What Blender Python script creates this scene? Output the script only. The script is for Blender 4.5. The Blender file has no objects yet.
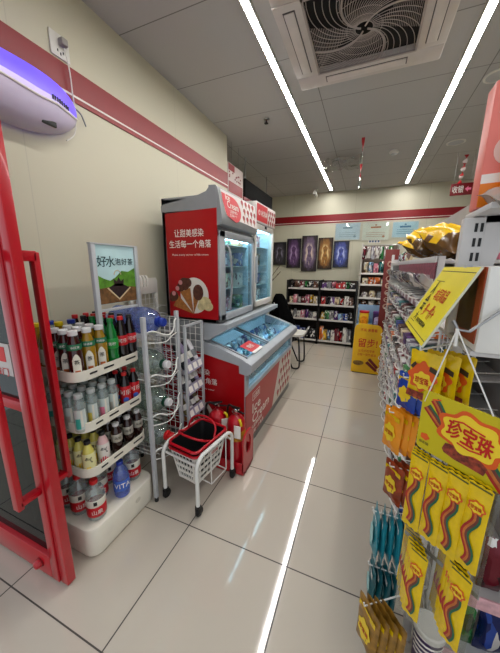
import bpy, bmesh, math, random
from mathutils import Vector, Matrix
random.seed(11)
S = bpy.context.scene
COL = S.collection
PI = math.pi

# ------------------------------------------------------------------ materials
def lin(c):
    if isinstance(c, str):
        c = tuple(int(c[i:i + 2], 16) / 255 for i in (0, 2, 4))
    return tuple((v / 12.92 if v <= .04045 else ((v + .055) / 1.055) ** 2.4) for v in c)

MATS = {}
def mat(name, col, rough=.5, metal=0., var=.05, scale=9., es=0., trans=0., ior=1.45, alpha=1., bump=0., coat=0., emit=None):
    if name in MATS: return MATS[name]
    m = bpy.data.materials.new(name); m.use_nodes = True
    nt = m.node_tree; N = nt.nodes; L = nt.links
    b = N['Principled BSDF']
    c = lin(col)
    tc = N.new('ShaderNodeTexCoord'); nz = N.new('ShaderNodeTexNoise'); nz.inputs['Scale'].default_value = scale
    L.new(tc.outputs['Object'], nz.inputs['Vector'])
    rp = N.new('ShaderNodeValToRGB')
    rp.color_ramp.elements[0].position = .3; rp.color_ramp.elements[1].position = .7
    rp.color_ramp.elements[0].color = tuple(max(0, v * (1 - var)) for v in c) + (1,)
    rp.color_ramp.elements[1].color = tuple(min(1, v * (1 + var)) for v in c) + (1,)
    L.new(nz.outputs['Fac'], rp.inputs['Fac']); L.new(rp.outputs['Color'], b.inputs['Base Color'])
    b.inputs['Roughness'].default_value = rough; b.inputs['Metallic'].default_value = metal
    b.inputs['IOR'].default_value = ior; b.inputs['Transmission Weight'].default_value = trans
    b.inputs['Alpha'].default_value = alpha; b.inputs['Coat Weight'].default_value = coat
    if es:
        b.inputs['Emission Color'].default_value = lin(emit or col) + (1,)
        b.inputs['Emission Strength'].default_value = es
    if bump:
        bp = N.new('ShaderNodeBump'); bp.inputs['Strength'].default_value = bump; bp.inputs['Distance'].default_value = .01
        L.new(nz.outputs['Fac'], bp.inputs['Height']); L.new(bp.outputs['Normal'], b.inputs['Normal'])
    if rough >= 1: b.inputs['Specular IOR Level'].default_value = .05
    MATS[name] = m
    return m

def glass(name, tint, refl=.1, rough=.02, haze=0.):
    """thin clear pane: mostly lets light through, a little mirror"""
    if name in MATS: return MATS[name]
    m = bpy.data.materials.new(name); m.use_nodes = True
    nt = m.node_tree; N = nt.nodes; L = nt.links
    N.remove(N['Principled BSDF'])
    t = N.new('ShaderNodeBsdfTransparent'); t.inputs['Color'].default_value = lin(tint) + (1,)
    if haze:
        df = N.new('ShaderNodeBsdfDiffuse'); df.inputs['Color'].default_value = lin(tint) + (1,)
        hm = N.new('ShaderNodeMixShader'); hm.inputs[0].default_value = haze
        L.new(t.outputs[0], hm.inputs[1]); L.new(df.outputs[0], hm.inputs[2]); t = hm
    g = N.new('ShaderNodeBsdfGlossy'); g.inputs['Roughness'].default_value = rough
    g.inputs['Color'].default_value = (.9, .95, .95, 1)
    f = N.new('ShaderNodeLayerWeight'); f.inputs['Blend'].default_value = .5
    w = N.new('ShaderNodeMath'); w.operation = 'POWER'; w.inputs[1].default_value = 5
    L.new(f.outputs['Facing'], w.inputs[0])
    a = N.new('ShaderNodeMath'); a.operation = 'MULTIPLY_ADD'; a.inputs[1].default_value = .6; a.inputs[2].default_value = refl * .5; a.use_clamp = True
    L.new(w.outputs[0], a.inputs[0])
    x = N.new('ShaderNodeMixShader')
    L.new(a.outputs[0], x.inputs[0]); L.new(t.outputs[0], x.inputs[1]); L.new(g.outputs[0], x.inputs[2])
    L.new(x.outputs[0], N['Material Output'].inputs['Surface'])
    MATS[name] = m
    return m

def grid_mat(name, col, line, w, h, mortar, rough, var=.03, axes='XY', off=(0, 0, 0), coat=0, noise=.04, nscale=2., linerough=.6, spec=.5):
    """panels or tiles with thin joints, laid on world axes"""
    m = bpy.data.materials.new(name); m.use_nodes = True
    nt = m.node_tree; N = nt.nodes; L = nt.links; b = N['Principled BSDF']
    tc = N.new('ShaderNodeTexCoord')
    sep = N.new('ShaderNodeSeparateXYZ'); L.new(tc.outputs['Object'], sep.inputs[0])
    cmb = N.new('ShaderNodeCombineXYZ')
    L.new(sep.outputs[axes[0]], cmb.inputs['X']); L.new(sep.outputs[axes[1]], cmb.inputs['Y'])
    mp = N.new('ShaderNodeMapping'); mp.inputs['Location'].default_value = off
    L.new(cmb.outputs[0], mp.inputs['Vector'])
    br = N.new('ShaderNodeTexBrick'); br.offset = 0; br.squash = 1
    br.inputs['Scale'].default_value = 1; br.inputs['Mortar Size'].default_value = mortar
    br.inputs['Mortar Smooth'].default_value = .1; br.inputs['Bias'].default_value = 0
    br.inputs['Brick Width'].default_value = w; br.inputs['Row Height'].default_value = h
    c = lin(col)
    br.inputs['Color1'].default_value = tuple(v * (1 - var) for v in c) + (1,)
    br.inputs['Color2'].default_value = tuple(v * (1 + var) for v in c) + (1,)
    br.inputs['Mortar'].default_value = lin(line) + (1,)
    L.new(mp.outputs[0], br.inputs['Vector'])
    nz = N.new('ShaderNodeTexNoise'); nz.inputs['Scale'].default_value = nscale; nz.inputs['Detail'].default_value = 5
    L.new(tc.outputs['Object'], nz.inputs['Vector'])
    mr = N.new('ShaderNodeMapRange'); mr.inputs['To Min'].default_value = 1 - noise; mr.inputs['To Max'].default_value = 1 + noise
    L.new(nz.outputs['Fac'], mr.inputs['Value'])
    mx = N.new('ShaderNodeVectorMath'); mx.operation = 'MULTIPLY'
    L.new(br.outputs['Color'], mx.inputs[0]); L.new(mr.outputs[0], mx.inputs[1])
    L.new(mx.outputs[0], b.inputs['Base Color'])
    r = N.new('ShaderNodeMapRange'); r.inputs['To Min'].default_value = rough; r.inputs['To Max'].default_value = linerough
    L.new(br.outputs['Fac'], r.inputs['Value']); L.new(r.outputs[0], b.inputs['Roughness'])
    b.inputs['Coat Weight'].default_value = coat; b.inputs['Coat Roughness'].default_value = .03
    b.inputs['Specular IOR Level'].default_value = spec
    return m

def print_mat(name, rough=.4, scale=7., amount=.5, metal=0.):
    """printed packaging: the object's own colour with blocks of light and dark print"""
    if name in MATS: return MATS[name]
    m = bpy.data.materials.new(name); m.use_nodes = True
    nt = m.node_tree; N = nt.nodes; L = nt.links; b = N['Principled BSDF']
    oi = N.new('ShaderNodeObjectInfo'); tc = N.new('ShaderNodeTexCoord')
    ad = N.new('ShaderNodeVectorMath'); ad.operation = 'ADD'
    cb = N.new('ShaderNodeMath'); cb.operation = 'MULTIPLY'; cb.inputs[1].default_value = 40
    L.new(oi.outputs['Random'], cb.inputs[0]); L.new(tc.outputs['Generated'], ad.inputs[0]); L.new(cb.outputs[0], ad.inputs[1])
    vo = N.new('ShaderNodeTexVoronoi'); vo.inputs['Scale'].default_value = scale * .55
    L.new(ad.outputs[0], vo.inputs['Vector'])
    nz = N.new('ShaderNodeTexNoise'); nz.inputs['Scale'].default_value = scale
    L.new(ad.outputs[0], nz.inputs['Vector'])
    sp = N.new('ShaderNodeSeparateColor'); L.new(vo.outputs['Color'], sp.inputs[0])
    g1 = N.new('ShaderNodeMath'); g1.operation = 'GREATER_THAN'; g1.inputs[1].default_value = 1 - amount * .5
    L.new(sp.outputs[0], g1.inputs[0])
    g2 = N.new('ShaderNodeMath'); g2.operation = 'GREATER_THAN'; g2.inputs[1].default_value = 1 - amount * .45
    L.new(sp.outputs[1], g2.inputs[0])
    m1 = N.new('ShaderNodeMix'); m1.data_type = 'RGBA'
    L.new(g1.outputs[0], m1.inputs['Factor']); L.new(oi.outputs['Color'], m1.inputs['A']); m1.inputs['B'].default_value = (.75, .73, .7, 1)
    dk = N.new('ShaderNodeVectorMath'); dk.operation = 'MULTIPLY'; dk.inputs[1].default_value = (.3, .22, .3)
    L.new(oi.outputs['Color'], dk.inputs[0])
    m2 = N.new('ShaderNodeMix'); m2.data_type = 'RGBA'
    L.new(g2.outputs[0], m2.inputs['Factor']); L.new(m1.outputs['Result'], m2.inputs['A']); L.new(dk.outputs[0], m2.inputs['B'])
    L.new(m2.outputs['Result'], b.inputs['Base Color'])
    b.inputs['Roughness'].default_value = rough; b.inputs['Metallic'].default_value = metal
    bp = N.new('ShaderNodeBump'); bp.inputs['Strength'].default_value = .25; bp.inputs['Distance'].default_value = .004
    L.new(nz.outputs['Fac'], bp.inputs['Height']); L.new(bp.outputs['Normal'], b.inputs['Normal'])
    MATS[name] = m
    return m

# ------------------------------------------------------------------ mesh builder
def frame(o, xd, yd):
    x = Vector(xd).normalized(); y = Vector(yd).normalized(); z = x.cross(y).normalized(); y = z.cross(x)
    M = Matrix((x, y, z)).transposed().to_4x4(); M.translation = Vector(o)
    return M

TXT = {}
class MB:
    def __init__(s): s.bm = bmesh.new(); s.mi = 0; s.k = 0
    def m(s, i): s.mi = i; return s
    def face(s, vs):
        try:
            f = s.bm.faces.new(vs); f.material_index = s.mi; f.smooth = True; return f
        except ValueError: return None
    def box(s, x0, x1, y0, y1, z0, z1, bev=0, M=None, seg=2):
        t = bmesh.new()
        bmesh.ops.create_cube(t, size=1)
        for v in t.verts:
            v.co = Vector(((x0 + x1) / 2 + v.co.x * (x1 - x0), (y0 + y1) / 2 + v.co.y * (y1 - y0), (z0 + z1) / 2 + v.co.z * (z1 - z0)))
        if bev:
            bev = min(bev, .49 * min(abs(x1 - x0), abs(y1 - y0), abs(z1 - z0)))
            bmesh.ops.bevel(t, geom=t.edges[:], offset=bev, segments=seg, affect='EDGES', profile=.5)
        s.merge(t, M); return s
    def merge(s, t, M=None):
        mp = {}
        for v in t.verts: mp[v] = s.bm.verts.new(M @ v.co if M else v.co)
        for f in t.faces: s.face([mp[v] for v in f.verts])
        t.free()
    def tube(s, pts, r, seg=8, closed=False, caps=True):
        pts = [Vector(p) for p in pts]; n = len(pts); rings = []
        up = None
        for i in range(n):
            if closed: d = (pts[(i + 1) % n] - pts[i - 1])
            else: d = pts[min(i + 1, n - 1)] - pts[max(i - 1, 0)]
            d.normalize()
            if up is None:
                up = Vector((0, 0, 1)) if abs(d.z) < .9 else Vector((1, 0, 0))
            a = d.cross(up)
            if a.length < 1e-5: a = d.orthogonal()
            a.normalize(); up = a.cross(d).normalized()
            rr = r[i] if isinstance(r, (list, tuple)) else r
            rings.append([s.bm.verts.new(pts[i] + (a * math.cos(2 * PI * k / seg) + up * math.sin(2 * PI * k / seg)) * rr) for k in range(seg)])
        for i in range(n if closed else n - 1):
            A = rings[i]; B = rings[(i + 1) % n]
            for k in range(seg): s.face([A[k], A[(k + 1) % seg], B[(k + 1) % seg], B[k]])
        if caps and not closed:
            s.face(rings[0][::-1]); s.face(rings[-1])
        return s
    def lathe(s, prof, M=None, seg=20, capb=True, capt=True):
        M = M or Matrix(); rings = []
        for r, z in prof:
            rings.append([s.bm.verts.new(M @ Vector((r * math.cos(2 * PI * k / seg), r * math.sin(2 * PI * k / seg), z))) for k in range(seg)])
        for A, B in zip(rings, rings[1:]):
            for k in range(seg): s.face([A[k], A[(k + 1) % seg], B[(k + 1) % seg], B[k]])
        if capb: s.face(rings[0][::-1])
        if capt: s.face(rings[-1])
        return s
    def prism(s, poly, M, d):
        """2D outline in M's xy plane, extruded by d along M's z"""
        a = [s.bm.verts.new(M @ Vector((x, y, 0))) for x, y in poly]
        b = [s.bm.verts.new(M @ Vector((x, y, d))) for x, y in poly]
        s.face(a[::-1]); s.face(b); n = len(poly)
        for i in range(n): s.face([a[i], a[(i + 1) % n], b[(i + 1) % n], b[i]])
        return s
    def ell(s, cx, cy, rx, ry, M, d, n=20):
        d += math.copysign(.00009 * s.k, d); s.k += 1
        return s.prism([(cx + rx * math.cos(2 * PI * k / n), cy + ry * math.sin(2 * PI * k / n)) for k in range(n)], M, d)
    def text(s, body, size, M, w=None, d=.0008, bold=0., fn=None, res=2):
        if bold:
            k = bold * (size or w / max(1, len(body))) * .55
            for q, (dx, dy) in enumerate(((-k, 0), (k, 0), (0, k), (0, -k))):
                s.text(body, size, (M @ Matrix.Translation((dx, dy, 0))) if M is not None else None, w, d + q * .00025, 0., (lambda p, fn=fn, dx=dx, dy=dy: fn(p + Vector((dx, dy, 0)))) if fn else None, res)
            return s
        key = (body, bold, res)
        if key not in TXT:
            c = bpy.data.curves.new('lettering_curve', 'FONT'); c.body = body; c.size = 1; c.align_x = 'CENTER'; c.align_y = 'CENTER'
            c.resolution_u = res; c.offset = bold
            o = bpy.data.objects.new('lettering_curve', c); COL.objects.link(o); bpy.context.view_layer.update()
            me = bpy.data.meshes.new_from_object(o.evaluated_get(bpy.context.evaluated_depsgraph_get()))
            vs = [v.co.copy() for v in me.vertices]; fs = [tuple(p.vertices) for p in me.polygons]
            bpy.data.objects.remove(o); bpy.data.curves.remove(c); bpy.data.meshes.remove(me)
            x0 = min(v.x for v in vs); x1 = max(v.x for v in vs); y0 = min(v.y for v in vs); y1 = max(v.y for v in vs)
            for v in vs: v.x -= (x0 + x1) / 2; v.y -= (y0 + y1) / 2
            TXT[key] = (vs, fs, x1 - x0, y1 - y0)
        vs, fs, tw, th = TXT[key]
        sy = size / th if size else w / tw
        sx = w / tw if w else sy
        out = []
        for v in vs:
            p = Vector((v.x * sx, v.y * sy, d))
            out.append(s.bm.verts.new(fn(p) if fn else M @ p))
        for f in fs: s.face([out[i] for i in f])
        return s
    def wrap(s, R, a0, a1, z0, z1, arch=0, n=8, th=.0006):
        """label patch following a cylinder about the z axis"""
        lo = []; hi = []
        for i in range(n + 1):
            t = i / n; a = a0 + (a1 - a0) * t
            zt = z1 - arch * (2 * t - 1) ** 2
            lo.append(s.bm.verts.new((R * math.cos(a), R * math.sin(a), z0))); hi.append(s.bm.verts.new((R * math.cos(a), R * math.sin(a), zt)))
        for i in range(n): s.face([lo[i], lo[i + 1], hi[i + 1], hi[i]])
        return s
    def pillow(s, w, h, t, M, nx=8, ny=10, crimp=.12, wav=.0, seed=0):
        rd = random.Random(seed); F = []; B = []
        ph = rd.random() * 6
        for j in range(ny + 1):
            v = j / ny; e = min(v, 1 - v) / crimp
            ky = 0 if e < .55 else min(1, (e - .55) / .9)
            fr = []; bk = []
            for i in range(nx + 1):
                u = i / nx; k = ky * (1 - abs(2 * u - 1) ** 3) ** .7
                zz = t / 2 * k * (1 + .25 * math.sin(7 * u + 5 * v + ph)) + .0006
                wv = wav * math.sin(5 * v + ph) * (u - .3) + wav * .5 * math.sin(9 * u + ph)
                x = (u - .5) * w * (1 - .05 * ky * math.sin(v * PI)); y = (v - .5) * h
                if j in (0, ny): y += (.004 if i % 2 else 0) * (1 if j else -1) * min(1, h / .1)
                fr.append(s.bm.verts.new(M @ Vector((x, y, zz + wv)))); bk.append(s.bm.verts.new(M @ Vector((x, y, -zz + wv))))
            F.append(fr); B.append(bk)
        for j in range(ny):
            for i in range(nx):
                s.face([F[j][i], F[j][i + 1], F[j + 1][i + 1], F[j + 1][i]])
                s.face([B[j][i], B[j + 1][i], B[j + 1][i + 1], B[j][i + 1]])
            s.face([F[j][0], F[j + 1][0], B[j + 1][0], B[j][0]]); s.face([F[j][nx], B[j][nx], B[j + 1][nx], F[j + 1][nx]])
        for i in range(nx):
            s.face([F[0][i], B[0][i], B[0][i + 1], F[0][i + 1]]); s.face([F[ny][i], F[ny][i + 1], B[ny][i + 1], B[ny][i]])
        return s

ORG = {}
def build(name, mb, mats, parent=None, sharp=38, org=None):
    me = bpy.data.meshes.new(name)
    o0 = org if org is not None else (ORG.get(parent.name, Vector()) if parent else Vector())
    if o0.length: bmesh.ops.translate(mb.bm, vec=-o0, verts=mb.bm.verts[:])
    bmesh.ops.recalc_face_normals(mb.bm, faces=mb.bm.faces[:])
    mb.bm.to_mesh(me); mb.bm.free()
    for m in (mats if isinstance(mats, (list, tuple)) else [mats]): me.materials.append(m)
    me.set_sharp_from_angle(angle=math.radians(sharp))
    o = bpy.data.objects.new(name, me); COL.objects.link(o)
    if parent:
        o.parent = parent; ORG[o.name] = o0.copy()
    return o

def tag(o, label, cat, group=None, kind=None):
    if label: o['label'] = label
    if cat: o['category'] = cat
    if group: o['group'] = group
    if kind: o['kind'] = kind
    return o
def thing(name, label, cat, loc=(0, 0, 0), rz=0, group=None):
    """an Empty at the thing's base; parts given in world coordinates are moved to it"""
    o = bpy.data.objects.new(name, None); COL.objects.link(o); o.empty_display_size = .05
    o.location = loc; o.rotation_euler = (0, 0, rz)
    ORG[o.name] = Vector(loc) if not rz else Vector()
    return tag(o, label, cat, group)
def local(o): ORG[o.name] = Vector(); return o
def part(name, mb, mats, parent, label=None, sharp=38):
    o = build(name, mb, mats, parent, sharp)
    if label: o['label'] = label
    return o
def one(name, mb, mats, label, cat, group=None, loc=(0, 0, 0), sharp=38, color=None):
    """a thing that is one mesh; mesh in world coordinates, origin at loc"""
    o = build(name, mb, mats, None, sharp, org=Vector(loc)); o.location = loc; ORG[o.name] = Vector(loc)
    if color: o.color = lin(color) + (1,)
    return tag(o, label, cat, group)
def struct(name, mb, mats):
    o = build(name, mb, mats); o['kind'] = 'structure'; return o
def dup(root, loc, rz=None, label=None, group=None, color=None):
    r = root.copy(); COL.objects.link(r); r.location = loc
    if rz is not None: r.rotation_euler = (0, 0, rz)
    if label: r['label'] = label
    if group: r['group'] = group
    if color: r.color = lin(color) + (1,)
    for ch in list(root.children):
        c = ch.copy(); COL.objects.link(c); c.parent = r
        if color: c.color = lin(color) + (1,)
        for g in list(ch.children):
            d = g.copy(); COL.objects.link(d); d.parent = c
    return r
ORD = ['first', 'second', 'third', 'fourth', 'fifth', 'sixth', 'seventh', 'eighth', 'ninth', 'tenth', 'eleventh', 'twelfth', 'thirteenth', 'fourteenth', 'fifteenth', 'sixteenth', 'seventeenth', 'eighteenth']
def bez(*p, n=8):
    """smooth polyline through points (Catmull-Rom)"""
    p = [Vector(q) for q in p]; q = [p[0]] + p + [p[-1]]; out = []
    for i in range(1, len(q) - 2):
        for k in range(n):
            t = k / n; a, b, c, d = q[i - 1], q[i], q[i + 1], q[i + 2]
            out.append(.5 * ((2 * b) + (c - a) * t + (2 * a - 5 * b + 4 * c - d) * t * t + (3 * b - a - 3 * c + d) * t ** 3))
    out.append(p[-1]); return out

# common materials
M_white = mat('white_plastic', (.86, .85, .82), .35)
M_whitem = mat('white_enamel', (.86, .86, .84), .3)
M_cream = mat('cream_plastic', (.88, .86, .80), .35)
M_grey = mat('grey_plastic', (.52, .53, .54), .4)
M_greyl = mat('pale_grey_plastic', (.70, .71, .72), .35)
M_dark = mat('dark_plastic', (.06, .06, .065), .45)
M_black = mat('black_enamel', (.035, .035, .04), .4)
M_red = mat('red_print', (.72, .04, .09), .3)
M_redm = mat('red_enamel', (.70, .035, .11), .3, coat=.3)
M_steel = mat('steel', (.62, .62, .62), .35, .8)
M_chrome = mat('chrome', (.85, .85, .85), .12, 1)
M_letw = mat('white_lettering', (.93, .91, .88), .5)
M_letr = mat('red_lettering', (.78, .06, .07), .5)
M_letk = mat('black_lettering', (.06, .05, .05), .5)
M_print = print_mat('printed_card')
M_foil = print_mat('printed_foil', .22, 6., .6, .35)
M_clear = glass('clear_glass', (.95, .97, .97), .08)
M_film = glass('clear_film', (.93, .93, .92), .14, .12)

# ------------------------------------------------------------------ room
XL, YB, HC = -1.6, 6.05, 2.95
M_wall = grid_mat('cream_wall_paint', (.795, .775, .69), (.755, .735, .66), 1.22, 9, .0025, .55, .008, 'YZ', (.25, .5, 0), noise=.03, nscale=1.2)
M_wallb = grid_mat('cream_back_paint', (.785, .77, .685), (.69, .67, .59), 1.22, 9, .0025, .55, .008, 'XZ', (.3, .5, 0), noise=.03, nscale=1.2)
M_ceil = grid_mat('grey_ceiling_panel', (.70, .695, .69), (.46, .45, .44), 1.2, .6, .0035, .6, .02, 'XY', (.5, .16, 0), noise=.02)
M_floor = grid_mat('polished_beige_tile', (.735, .70, .645), (.25, .23, .21), .6, .6, .0032, .055, .012, 'XY', (.241, -1.11 + .6 * 5, 0), coat=.35, noise=.035, nscale=2.4, spec=.55)
struct('floor', MB().box(-3.4, 2.6, -1.6, 6.3, -.1, 0), M_floor)
struct('ceiling', MB().box(-3.4, 2.6, .70, 6.3, HC, HC + .1), M_ceil)
struct('wall_left', MB().box(XL - .12, XL, .72, 3.15, 0, HC), M_wall)
struct('wall_left_return', MB().box(-2.45, XL - .12, 3.03, 3.15, 0, HC), M_wallb)
struct('wall_recess', MB().box(-2.45, -2.33, 3.15, 6.17, 0, HC), M_wall)
struct('wall_back', MB().box(-2.45, 2.45, YB, YB + .12, 0, HC), M_wallb)
struct('wall_right', MB().box(2.30, 2.42, .72, YB, 0, HC), M_wall)
struct('wall_front', MB().box(-3.4, XL - .12, .72, .84, 0, HC), M_wallb)
struct('wall_front_header', MB().box(XL - .12, 2.3, .58, .70, 2.45, HC), M_wallb)
M_stripe = mat('red_wall_stripe', (.53, .045, .085), .4, var=.03)
for nm, pl in (('trim_1', lambda z0, z1, t: (XL, XL + t, .72, 3.15, z0, z1)), ('trim_2', lambda z0, z1, t: (-2.33, 2.30, YB - t, YB, z0, z1))):
    dz = 0 if nm == 'trim_1' else -.035
    mb = MB(); mb.box(*pl(2.435 + dz, 2.565 + dz, .006)); mb.box(*pl(2.400 + dz, 2.425 + dz, .006)); mb.m(1).box(*pl(2.425 + dz, 2.435 + dz, .008))
    struct(nm, mb, [M_stripe, M_letw])
struct('baseboard_back', MB().box(-2.33, 2.30, YB - .012, YB, 0, .09, .003), mat('dark_skirting', (.25, .22, .2), .5))
struct('baseboard_left', MB().box(XL, XL + .012, .72, 3.15, 0, .09, .003), mat('dark_skirting', (.25, .22, .2), .5))
# two recessed light strips
M_led = mat('led_diffuser', (1, .99, .975), .5, es=72., var=0)
M_alu = mat('aluminium_channel', (.75, .74, .72), .4, .6)
for x, y1, lab in ((-.755, 5.85, 'long white LED strip in the ceiling above the freezer side'), (.515, 5.85, 'long white LED strip in the ceiling above the aisle gondola side')):
    t = thing('led_strip_light', lab, 'ceiling light', (x, 3.3, HC), 0, 'recessed LED ceiling strips')
    mb = MB(); mb.box(x - .032, x - .021, .8, y1, HC - .012, HC); mb.box(x + .021, x + .032, .8, y1, HC - .012, HC); mb.box(x - .032, x + .032, y1, y1 + .01, HC - .012, HC)
    part('channel', mb, M_alu, t)
    part('diffuser', MB().box(x - .021, x + .021, .8, y1, HC - .01, HC - .001), M_led, t, 'glowing white diffuser')

# air conditioner cassette
def ac():
    cx, cy, hw = -.14, 2.08, .475
    t = thing('ceiling_air_conditioner', 'square white cassette air conditioner in ceiling with swirl grille', 'air conditioner', (cx, cy, HC))
    z1 = HC - .055
    mb = MB(); g = .315
    mb.box(cx - hw, cx + hw, cy - hw, cy - g, z1, HC - .001, .012); mb.box(cx - hw, cx + hw, cy + g, cy + hw, z1, HC - .001, .012)
    mb.box(cx - hw, cx - g, cy - g, cy + g, z1, HC - .001, .004); mb.box(cx + g, cx + hw, cy - g, cy + g, z1, HC - .001, .004)
    part('panel', mb, mat('ac_white', (.80, .77, .75), .4), t)
    M_slot = mat('ac_slot', (.35, .33, .33), .5); M_vane = mat('ac_vane', (.83, .80, .78), .35)
    for k in range(4):
        R = Matrix.Translation((cx, cy, 0)) @ Matrix.Rotation(k * PI / 2, 4, 'Z')
        mb = MB(); mb.box(-.27, .27, .355, .425, z1 - .001, z1 + .004, 0, R); mb.m(1).box(-.262, .262, .361, .419, z1 - .008, z1 - .001, .003, R)
        part('air_vane', mb, [M_slot, M_vane], t)
    mb = MB(); mb.box(cx - g, cx + g, cy - g, cy + g, HC - .012, HC - .002)
    part('dark_intake', mb, mat('ac_dark', (.03, .03, .035), .7), t, 'dark intake behind the grille')
    mb = MB(); zg = z1 - .002
    mb.box(cx - g, cx + g, cy - g, cy - g + .012, zg - .004, zg + .006); mb.box(cx - g, cx + g, cy + g - .012, cy + g, zg - .004, zg + .006)
    mb.box(cx - g, cx - g + .012, cy - g, cy + g, zg - .004, zg + .006); mb.box(cx + g - .012, cx + g, cy - g, cy + g, zg - .004, zg + .006)
    G = g - .008
    def clip(p): return abs(p[0] - cx) <= G + 1e-4 and abs(p[1] - cy) <= G + 1e-4
    for k in range(4):                       # dense fine arcs in two sectors, open arcs in the other two
        n = 20 if k % 2 else 9
        for i in range(n):
            pts = []
            for j in range(24):
                r = .05 + .019 * j; a = k * PI / 2 - 1.22 + i * (PI / 2) / n + .06 * j
                p = (cx + r * math.cos(a), cy + r * math.sin(a), zg)
                if clip(p): pts.append(p)
            if len(pts) > 2: mb.tube(pts, .0021, 4)
    for k in range(4):
        pts = []
        for j in range(26):
            r = .02 + .018 * j; a = k * PI / 2 - 1.22 + .06 * j
            p = (cx + r * math.cos(a), cy + r * math.sin(a), zg - .002)
            if clip(p): pts.append(p)
        mb.tube(pts, .005, 5)
    for r in (.05, .10, .15, .21, .27):
        for k in range(4):
            if k % 2 == 0 and r > .12: continue
            mb.tube([(cx + r * math.cos(a), cy + r * math.sin(a), zg) for a in [k * PI / 2 - 1.22 + .06 * (r - .05) / .019 + PI / 2 * i / 10 for i in range(11)] if clip((cx + r * math.cos(a), cy + r * math.sin(a)))], .0016, 4)
    for s in (-1, 1):
        for i in range(26):
            x = cx + s * (.075 + i * .0095)
            mb.tube([(x, cy - s * .30 * (i / 26), zg + .004), (x, cy + s * (.05 + .25 * i / 26) * .4, zg + .004)], .0016, 4)
    part('swirl_grille', mb, mat('ac_grille', (.66, .62, .60), .45), t, 'pale swirling intake grille')
ac()

def ceiling_bits():
    t = thing('smoke_detector', 'round white smoke detector on the ceiling between the light strips', 'smoke detector', (.19, 4.28, HC))
    part('housing', MB().lathe([(.05, HC - .001), (.055, HC - .02), (.04, HC - .04), (.02, HC - .045)], Matrix.Translation((.19, 4.28, 0))), M_white, t)
    part('sensor_ring', MB().lathe([(.043, HC - .036), (.03, HC - .052), (.004, HC - .055)], Matrix.Translation((.19, 4.28, 0))), M_greyl, t)
    t = thing('sprinkler', 'small dark sprinkler head in the ceiling left of the light strip', 'sprinkler', (-1.06, 2.96, HC))
    X = Matrix.Translation((-1.06, 2.96, 0))
    part('escutcheon', MB().lathe([(.03, HC - .001), (.028, HC - .008), (.01, HC - .012)], X), M_steel, t)
    part('head', MB().lathe([(.008, HC - .01), (.008, HC - .035), (.02, HC - .038), (.02, HC - .042), (.003, HC - .044)], X), M_dark, t)
    for (x, y, lab) in ((.838, 4.27, 'round white ceiling speaker beyond the right light strip, further from camera'), (.80, 3.0, 'round white ceiling speaker cut by the right edge of the photo')):
        t = thing('ceiling_speaker', lab, 'ceiling speaker', (x, y, HC)); X = Matrix.Translation((x, y, 0))
        part('rim', MB().lathe([(.095, HC - .001), (.095, HC - .008), (.08, HC - .012), (.078, HC - .001)], X, 28), M_white, t)
        part('grille', MB().lathe([(.078, HC - .001), (.078, HC - .006), (.002, HC - .008)], X, 28), M_greyl, t)
    t = thing('security_camera', 'white bullet security camera under ceiling by the back wall', 'security camera', (-1.03, 5.75, HC))
    part('mount', MB().lathe([(.04, HC - .001), (.04, HC - .02), (.012, HC - .03), (.012, HC - .07)], Matrix.Translation((-1.03, 5.75, 0))), M_white, t)
    part('camera_body', MB().lathe([(.03, -.09), (.035, -.08), (.035, .06), (.03, .07)], frame((-1.03, 5.72, HC - .095), (1, 0, 0), (0, .2, 1))), M_white, t)
    part('lens', MB().lathe([(.024, .0), (.022, .008), (.002, .01)], frame((-1.03, 5.65, HC - .105), (1, 0, 0), (0, .2, 1)) @ Matrix.Rotation(PI, 4, 'X')), M_dark, t)
ceiling_bits()

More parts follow.
